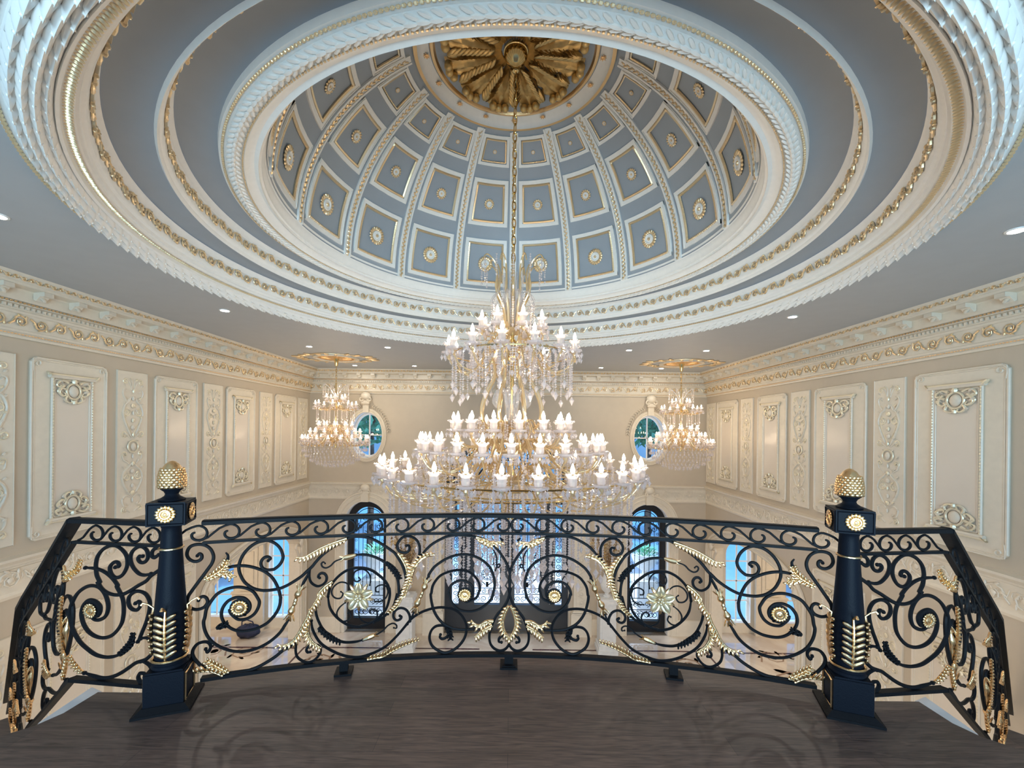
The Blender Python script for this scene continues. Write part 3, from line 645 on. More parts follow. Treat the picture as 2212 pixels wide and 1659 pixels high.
# ---------------------------------------------------------------- rooms beyond the side arches
YF=12.0
for sx,sd in ((-1,'left'),(1,'right')):
    def fw(x,z,d,sx=sx): return (sx*x,YF-d,z)
    wins=[(6.02,6.72),(7.70,8.75)]
    mb=MB(); wallpoly(mb,[(5.5,ZF),(5.5,-1.6),(12.4,-1.6),(12.4,ZF)],[arch(a,b,ZF+.28,-3.35,-3.0,12) for a,b in wins],fw,.25,0,1)
    mb.add([(sx*12.4,4.5,ZF),(sx*12.4,YF,ZF),(sx*12.4,YF,-1.6),(sx*12.4,4.5,-1.6)],[(0,1,2,3)],0)
    mb.add([(sx*5.86,4.5,ZF),(sx*12.4,4.5,ZF),(sx*12.4,4.5,-1.6),(sx*5.86,4.5,-1.6)],[(0,1,2,3)],0)
    mb.add([(sx*5.5,4.5,-1.6),(sx*12.4,4.5,-1.6),(sx*12.4,YF,-1.6),(sx*5.5,YF,-1.6)],[(0,1,2,3)],0)
    tag(mb.build('wall_side_room_'+sd,[CREAM,WHITE],smooth=False),kind='structure')
    for k,(a,b) in enumerate(wins):
        nmw='window_%d'%((1 if sx<0 else 3)+k)
        mb=MB(); q=arch(a,b,ZF+.28,-3.35,-3.0,12); mb.tube([fw(x,z,-.12) for x,z in q],.05,4,0,True)
        mx=(a+b)/2; mb.box(fw(mx,(ZF+.28-3.0)/2,-.12),(.035,.03,2.3))
        for z in (-4.7,-4.15,-3.6): mb.box(fw(mx,z,-.12),(b-a,.03,.03))
        o=tag(mb.build(nmw,WHITE,smooth=False),kind='structure')
        mb=MB(); mb.poly([fw(x,z,-.14) for x,z in q]); mb.build('pane',GLASS,o,smooth=False)
    # pier with a raised panel between the two windows
    mb=MB(); mb.box(fw(7.2,(ZF-1.6)/2,.06),(.78,.12,-1.6-ZF)); mb.box(fw(7.2,-3.75,.13),(.5,.03,1.5)); mb.box(fw(7.2,ZF+.5,.14),(.86,.08,1.0)); mb.box(fw(7.2,ZF+1.02,.15),(.9,.1,.06))
    mb.ell(fw(7.2,-3.2,.15),(.09,0,0),(0,0,.16),(0,-.05,0),8,5); mb.tube([fw(7.2+.2*cos(2*PI*i/4+PI/4),-3.85+.62*sin(2*PI*i/4+PI/4),.15) for i in range(4)],.02,5,0,True)
    o=mb.build('pier',CREAM,smooth=False); tag(o,'cream panelled pier between bright windows beyond the %s archway'%sd,'pier','piers between the side windows')
mb=MB()
def bagf(u,v):
    a=2*PI*u; t=PI*v; k=1+.10*sin(5*a+3*t)+.06*sin(9*a); return (.30*k*cos(a)*sin(t),.20*k*sin(a)*sin(t),.17*k*cos(t)*(1 if cos(t)>0 else .95)+.16)
mb.grid(bagf,22,12); bag=thing('bag','slumped navy blue bag on the marble floor beyond the left archway','bag',(-6.95,11.45,0)); mb.build('body',NBAG,bag,off=False,ang=80)
mb=MB(); mb.tube([V((-.16,0,.28)),V((-.14,-.03,.42)),V((0,-.04,.47)),V((.14,-.03,.42)),V((.17,0,.28))],.016,6); mb.build('handle',NBAG,bag,off=False)
# ---------------------------------------------------------------- oval windows
for k,(cx,cz) in enumerate(OVL):
    nm='window_%d'%(5+k)
    def el(a,b,d,n=40,cx=cx,cz=cz): return [(cx+a*cos(2*PI*i/n),YB-d,cz+b*sin(2*PI*i/n)) for i in range(n)]
    mb=MB(); 
    for a,b,d,r in ((.455,.645,.02,.03),(.50,.69,.025,.02),(.53,.72,.015,.022)): mb.tube(el(a,b,d),r,6,0,True)
    A=el(.44,.63,.03);B=el(.53,.72,.03)
    for i in range(40): mb.quad(A[i],A[(i+1)%40],B[(i+1)%40],B[i])
    o=tag(mb.build(nm,CREAM),kind='structure')
    mb=MB(); mb.tube(el(.42,.60,-.26),.045,5,0,True); mb.box((cx,YB+.26,cz),(.035,.035,1.2)); mb.box((cx,YB+.26,cz),(.84,.035,.03)); mb.build('muntin',WHITE,o)
    mb=MB(); mb.poly(el(.43,.62,-.28)); mb.build('pane',GLASS,o,smooth=False)
    mb=MB(); z=cz+.70                                    # keystone with a scrolled head
    for q,(wd,h,d,dz) in enumerate(((.16,.26,.10,.05),(.22,.09,.14,.20),(.20,.14,.13,.32))): mb.box((cx,YB-d/2,z+dz),(wd,d,h))
    mb.ell((cx,YB-.10,z+.36),(.14,0,0),(0,0,.12),(0,-.11,0),10,6)
    for s in (-1,1): mb.tube([(cx+s*.10+.05*cos(t),YB-.14,z+.27+.05*sin(t)) for t in [i*.55 for i in range(13)]],.022,6)
    mb.build('keystone',CREAM,o)
    mb=MB()
    for s in (-1,1):
        for i in range(13):
            t=PI/2-s*(.30+.095*i); x=cx+.60*cos(t); zz=cz+.80*sin(t)
            mb.ell((x,YB-.03,zz),(.05*cos(t+.9*s),0,.05*sin(t+.9*s)),(-.02*sin(t),0,.02*cos(t)),(0,-.03,0),6,4); mb.ell((x+.05*cos(t),YB-.025,zz+.05*sin(t)),(.04*cos(t-.6*s),0,.04*sin(t-.6*s)),(-.015*sin(t),0,.015*cos(t)),(0,-.02,0),5,4)
    mb.build('leaf_swag',CREAM,o)
# ---------------------------------------------------------------- arched side lights with iron grilles
def grille(mb,x0,x1,z0,z1,Y,pitch=.125):
    k=max(2,round((x1-x0)/pitch))
    for i in range(1,k):
        x=x0+(x1-x0)*i/k; mb.tube([(x,Y,z0+.62),(x,Y,z1)],.008,4)
        for z in (z0+1.0,z0+1.7): mb.ball((x,Y,z+.12*(i%2)),.017,5,3)
    for z in (z0+.03,z0+.30,z0+.62): mb.tube([(x0,Y,z),(x1,Y,z)],.011,4)
    for i in range(3):
        for s in (-1,1):
            cx=(x0+x1)/2+s*(x1-x0)*(.12+.13*i); mb.tube([(x,Y,z) for x,z in spiral(cx,z0+.165,.10,.025,PI/2,s*1.4,12)],.010,4); mb.tube([(x,Y,z) for x,z in spiral(cx,z0+.46,.09,.02,-PI/2,s*1.4,12)],.010,4)
    for i in range(9): 
        for x in (x0+.045,x1-.045): mb.tube([(x+.03*cos(q*PI/3),Y,z0+.8+.27*i+.03*sin(q*PI/3)) for q in range(6)],.006,4,0,True)
for k,(a,b) in enumerate(SWX):
    o=MB(); Y=YB+.20
    A=arch(a,b,ZF,-2.55,-1.99,22); B=arch(a+.17,b-.13 if k==0 else b-.17,ZF+.30,-2.55,-2.17,22)
    if k: B=arch(a+.13,b-.17,ZF+.30,-2.55,-2.17,22)
    for i in range(len(A)): o.quad((A[i][0],Y,A[i][1]),(A[(i+1)%len(A)][0],Y,A[(i+1)%len(A)][1]),(B[(i+1)%len(A)][0],Y,B[(i+1)%len(A)][1]),(B[i][0],Y,B[i][1])); o.quad((B[i][0],Y,B[i][1]),(B[(i+1)%len(A)][0],Y,B[(i+1)%len(A)][1]),(B[(i+1)%len(A)][0],Y+.09,B[(i+1)%len(A)][1]),(B[i][0],Y+.09,B[i][1]))
    w=tag(o.build('window_%d'%(7+k),BLACK,smooth=False),kind='structure')
    mb=MB(); mb.poly([(x,Y+.08,z) for x,z in B]); mb.build('pane',GLASS,w,smooth=False)
    mb=MB(); x0,x1=B[0][0],B[-1][0]; grille(mb,x0,x1,ZF+.30,-2.65,Y+.04); cx=(x0+x1)/2; hw=(x1-x0)/2
    for r in (.95,.62): mb.tube([(cx+hw*r*cos(PI*i/18),Y+.04,-2.60+.40*r*sin(PI*i/18)) for i in range(19)],.010,4)
    mb.tube([(cx,Y+.04,-2.65),(cx,Y+.04,-2.2)],.012,4); mb.ball((cx,Y+.04,-2.42),.03,6,4)
    for s in (-1,1):
        mb.tube([(x,Y+.04,z) for x,z in spiral(cx+s*.12,-2.50,.07,.02,PI/2,-s*1.3,12)],.009,4); mb.tube([(x,Y+.04,z) for x,z in spiral(cx+s*.26,-2.72,.09,.02,PI/2,-s*1.3,12)],.009,4); mb.tube([(x,Y+.04,z) for x,z in spiral(cx+s*.12,-2.95,.10,.02,PI/2,s*1.3,12)],.009,4)
    mb.build('grille',IRON,w)
    mb=MB()
    for g,r,d in ((.03,.028,.02),(.14,.02,.03),(.25,.03,.025)): mb.tube([(x,YB-d,z) for x,z in arch(a-g,b+g,ZF,-2.55,-1.99+g,24)],r,6)
    A=arch(a-.01,b+.01,ZF,-2.55,-1.98,24);B=arch(a-.26,b+.26,ZF,-2.55,-1.73,24)
    for i in range(len(A)-1): mb.quad((A[i][0],YB-.03,A[i][1]),(A[i+1][0],YB-.03,A[i+1][1]),(B[i+1][0],YB-.03,B[i+1][1]),(B[i][0],YB-.03,B[i][1]))
    cx=(a+b)/2
    mb.build('arch_moulding',CREAM,w)
    mb=MB(); mb.box((cx,YB-.08,-1.80),(.20,.16,.36)); mb.ell((cx,YB-.12,-1.60),(.13,0,0),(0,0,.11),(0,-.10,0),10,6)
    for s in (-1,1): mb.tube([(cx+s*.09+.045*cos(t),YB-.16,-1.69+.045*sin(t)) for t in [i*.55 for i in range(13)]],.02,6)
    mb.build('keystone',CREAM,w)
# ---------------------------------------------------------------- entrance
Y=YB+.16
d=MB(); A=entry(); 
def fill(mb,outer,holes,Y,dep):
    wallpoly(mb,outer,holes,lambda x,z,dd:(x,Y-dd,z),dep)
leafL=[(-.98,-4.85),(-.98,-2.05),(-.28,-2.05),(-.28,-4.85)]; leafR=[(.14,-4.85),(.14,-2.05),(.83,-2.05),(.83,-4.85)]
sdL=[(-1.60,-4.85),(-1.60,-2.05),(-1.42,-2.05),(-1.42,-4.85)]; sdR=[(1.26,-4.85),(1.26,-2.05),(1.44,-2.05),(1.44,-4.85)]
fan=[(-1.62,-1.42)]+[(X0-1.53*cos(PI*i/24),-1.42+1.08*sin(PI*i/24)) for i in range(25)][1:-1]+[(1.44,-1.42)]
fill(d,A,[leafL,leafR,sdL,sdR,fan],Y,.10); dr=tag(d.build('door_1',BLACK,smooth=False),kind='structure')
for nm,poly in (('door_glass',leafL),('door_glass',leafR),('sidelight_glass',sdL),('sidelight_glass',sdR),('fanlight_glass',fan)):
    mb=MB(); mb.poly([(x,Y+.09,z) for x,z in poly]); mb.build(nm,GLASS,dr,smooth=False)
for L in (leafL,leafR):
    mb=MB(); x0,x1=L[0][0],L[2][0]; cx=(x0+x1)/2; z0=-4.85; YY=Y+.05
    for z in (z0+.03,z0+.28,z0+.45,-2.2,-2.5): mb.tube([(x0,YY,z),(x1,YY,z)],.011,4)
    for s in (-1,1):
        for i in range(2):
            mb.tube([(x,YY,z) for x,z in spiral(cx+s*(.09+.17*i),z0+.36,.07,.018,PI/2,s*1.4,12)],.010,4); mb.tube([(x,YY,z) for x,z in spiral(cx+s*(.09+.17*i),z0+.15,.09,.02,-PI/2,s*1.4,12)],.010,4)
        mb.tube([(x,YY,z) for x,z in spiral(cx+s*.2,z0+1.35,.13,.03,-PI/2,s*1.4,14)],.012,4); mb.tube([(x,YY,z) for x,z in spiral(cx+s*.2,z0+2.0,.13,.03,PI/2,s*1.4,14)],.012,4)
        q=cr([(cx+s*x,z0+z,0) for x,z in ((.05,.55),(.28,.8),(.16,1.2),(.30,1.6),(.1,1.9),(.26,2.25))],5); mb.tube([(p.x,YY,p.y) for p in q],.013,4)
        for i in range(8): p=q[3*i]; mb.ell((p.x,YY,p.y),(.05*s,0,.04),(-.012,0,.015),(0,.01,0),5,3)
    for R in (.16,.125): mb.tube([(cx+R*cos(2*PI*i/20),YY,z0+.83+R*sin(2*PI*i/20)) for i in range(20)],.010,4,0,True)
    mb.ball((cx,YY,z0+.83),.045,8,5)
    for i in range(8):
        a=PI*i/4; mb.tube([(cx+.04*cos(a),YY,z0+.83+.04*sin(a)),(cx+.16*cos(a),YY,z0+.83+.16*sin(a))],.007,4); mb.ball((cx+.10*cos(a),YY,z0+.83+.10*sin(a)),.018,5,3)
    mb.box((cx,YY,z0+.55),(.07,.02,.14)); mb.tube([(cx,YY,z0+.95),(cx,YY,-2.1)],.010,4)
    mb.build('door_grille',IRON,dr)
for L in (sdL,sdR):
    mb=MB(); cx=(L[0][0]+L[2][0])/2; YY=Y+.05
    for i in range(14): s=1 if i%2 else -1; mb.tube([(x,YY,z) for x,z in spiral(cx,-4.75+.19*i,.085,.02,-PI/2*s,1.5*s,12)],.010,4)
    mb.build('sidelight_grille',IRON,dr)
mb=MB(); YY=Y+.05
for r in (.97,.55): mb.tube([(X0+1.53*r*cos(PI*i/24),YY,-1.42+1.08*r*sin(PI*i/24)) for i in range(25)],.02,4)
for i in range(1,8):
    a=PI*i/8; mb.tube([(X0+.83*cos(a),YY,-1.42+.6*sin(a)),(X0+1.5*cos(a),YY,-1.42+1.06*sin(a))],.014,4); mb.tube([(x,YY,z) for x,z in spiral(X0+1.16*cos(a-.19),-1.42+.82*sin(a-.19),.13,.03,a,1.4,12)],.014,4)
for s in (-1,1): mb.tube([(x,YY,z) for x,z in spiral(X0+s*.3,-1.15,.2,.04,PI/2,-s*1.5,14)],.016,4)
mb.build('fanlight_grille',IRON,dr)
for s in (-1,1):
    mb=MB(); mb.tube([(X0+s*.11,Y-.07,z) for z in (-3.9,-3.5,-3.1)],.018,8)
    for z in (-3.85,-3.15): mb.tube([(X0+s*.11,Y-.07,z),(X0+s*.11,Y+.0,z)],.012,6)
    mb.build('door_handle',BRASS,dr)
# pilasters beside the entrance
for x,sd in ((-2.07,'left'),(1.95,'right')):
    t=thing('pilaster','cream carved pilaster at the %s side of the black entrance doors'%sd,'pilaster',(x,YB-.06,E+ZF),0,'entrance pilasters')
    mb=MB(); mb.box((0,0,1.95),(.42,.11,2.7)); mb.box((0,-.06,1.95),(.26,.03,2.4)); mb.build('shaft',CREAM,t,off=False,smooth=False)
    mb=MB(); 
    for z,wd,h in ((.3,.56,.6),(.62,.52,.05),(.66,.48,.05)): mb.box((0,-.02,z),(wd,.16,h))
    mb.build('base',CREAM,t,off=False,smooth=False)
    mb=MB(); mb.box((0,-.03,3.60),(.54,.18,.06)); mb.box((0,-.02,3.42),(.44,.14,.30))
    for s in (-1,1): mb.tube([(s*.17+q[0],-.12,3.52+q[1]) for q in spiral(0,0,.07,.015,PI/2,s*1.5,12)],.02,6)
    for i in range(5): mb.ell((-.16+.08*i,-.11,3.38),(0,-.02,.09),(.035,0,0),(0,-.03,0),6,4)
    mb.build('capital',CREAM,t,off=False)
    mb=MB(); rinceau(mb,lambda a,b,dd:(b,-.076-dd,.80+a),2.3,.2,.22,.010,0,5,True); mb.build('carving',CREAM,t,off=False)
# pedestals with frond vases
for x,sd in ((-2.63,'left'),(2.47,'right')):
    t=thing('pedestal','white square pedestal standing at the %s side of the entrance'%sd,'pedestal',(x,10.95,E+ZF),0,'white pedestals')
    mb=MB(); mb.box((0,0,.05),(.50,.50,.10)); mb.box((0,0,.15),(.46,.46,.10)); mb.build('base',STONE,t,off=False,smooth=False)
    mb=MB(); mb.box((0,0,.72),(.40,.40,1.08)); mb.box((0,-.205,.72),(.28,.02,.86)); mb.build('shaft',STONE,t,off=False,smooth=False)
    mb=MB(); mb.box((0,0,1.29),(.46,.46,.08)); mb.box((0,0,1.35),(.42,.42,.05)); mb.build('cap',STONE,t,off=False,smooth=False)
    t=thing('vase','white vase of brown dried fronds on the %s pedestal'%sd,'vase',(x,10.95,E+ZF+1.375),0,'frond vases')
    mb=MB(); mb.lathe([(.0001,0),(.09,0),(.10,.03),(.05,.07),(.05,.10),(.13,.18),(.165,.30),(.15,.42),(.09,.52),(.075,.58),(.10,.63),(.09,.63),(.06,.58)],18); mb.build('body',STONE,t,off=False)
    for i in range(14):
        mb=MB(); a=2*PI*i/14+.2; ln=.55+.35*((i*7)%5)/5; sp_=.20+.22*((i*3)%4)/4
        q=cr([(0.03*cos(a),.03*sin(a),.6),(sp_*.5*cos(a),sp_*.5*sin(a),.6+ln*.55),(sp_*cos(a),sp_*sin(a),.6+ln),(sp_*1.5*cos(a),sp_*1.5*sin(a),.6+ln*.98)],5); mb.tube(q,[.010*(1-.6*j/len(q)) for j in range(len(q))],5)
        for j in range(3,len(q)):
            for s in (-1,1):
                dd=V((-sin(a)*s,cos(a)*s,.5)); mb.ell(q[j]+dd*.04,dd*.05,V((cos(a),sin(a),0))*.012,V((0,0,.008)),5,3)
        mb.build('frond',BROWN if i%3 else DGOLD,t,off=False)
# ---------------------------------------------------------------- outdoors seen through the glass
mb=MB(); mb.box((0,30,ZF-.3),(70,36,.2)); o=mb.build('ground',PAVE,smooth=False); tag(o,kind='structure')
for x,yy,sd in ((-4.35,14.0,'left'),(4.45,14.2,'right')):
    t=thing('garden_urn','pale stone garden urn outside the %s arched window'%sd,'urn',(x,yy,E+ZF-.2),0,'garden urns')
    mb=MB(); mb.box((0,0,.45),(.7,.7,.9)); mb.box((0,0,.93),(.8,.8,.08)); mb.build('plinth',STONE,t,off=False,smooth=False)
    mb=MB(); mb.lathe([(.0001,.97),(.22,.97),(.22,1.02),(.09,1.10),(.09,1.2),(.30,1.35),(.42,1.6),(.46,1.75),(.50,1.8),(.44,1.8),(.40,1.7),(.0001,1.65)],20); mb.build('bowl',STONE,t,off=False)
    mb=MB(); random.seed(int(x*10)+90)
    for i in range(80): a=random.random()*2*PI; r=.36*random.random()**.5; mb.ell((r*cos(a),r*sin(a),1.75+.25*random.random()),(.07*cos(a),.07*sin(a),.06),(-.03*sin(a),.03*cos(a),0),(0,0,.012),4,3)
    mb.build('plant',LEAFG,t,off=False)
random.seed(21)
TR=[(-6.2,19,1.9,3.2,'rounded green tree outside the left oval window'),(-3.2,24.5,2.3,4.6,'taller green tree behind the left oval window'),(6.2,19.5,1.9,3.2,'rounded green tree outside the right oval window'),(3.2,24.5,2.3,4.6,'taller green tree behind the right oval window'),(-11.2,16.5,1.5,.4,'low green tree beyond the left archway windows'),(11.4,16.5,1.5,.4,'low green tree beyond the right archway windows'),(-9.0,25,2.5,4.0,'distant green tree far beyond the left oval window'),(9.2,25,2.5,4.0,'distant green tree far beyond the right oval window')]
for x,yy,R,top,lab in TR:
    t=thing('tree',lab,'tree',(x,yy,E+ZF-.2),0,'trees outside')
    h=top-ZF+.2; mb=MB(); mb.tube([(0,0,0),(.05,0,h*.4),(0,.05,h-R*.5)],[.16,.13,.05],8)
    for i in range(6): a=i*1.05; mb.tube([(0,0,h-R*1.6+.15*i),(R*.6*cos(a),R*.6*sin(a),h-R*.9+.1*i)],[.06,.02],6)
    mb.build('trunk',TRUNK,t,off=False)
    mb=MB()
    for i in range(1500):
        a=random.random()*2*PI; u=random.uniform(-1,1); r=R*(.55+.45*random.random()); c=V((r*math.sqrt(1-u*u)*cos(a),r*math.sqrt(1-u*u)*sin(a),h-R+r*u*1.1))
        p=V((random.gauss(0,1),random.gauss(0,1),random.gauss(0,1))).normalized(); q=p.orthogonal().normalized(); s=.13+.12*random.random(); p=p*s;q=q*s*.5
        mb.add([tuple(c-p),tuple(c+q),tuple(c+p),tuple(c-q)],[(0,1,2,3)])
    mb.build('crown',LEAFG,t,off=False,smooth=False)
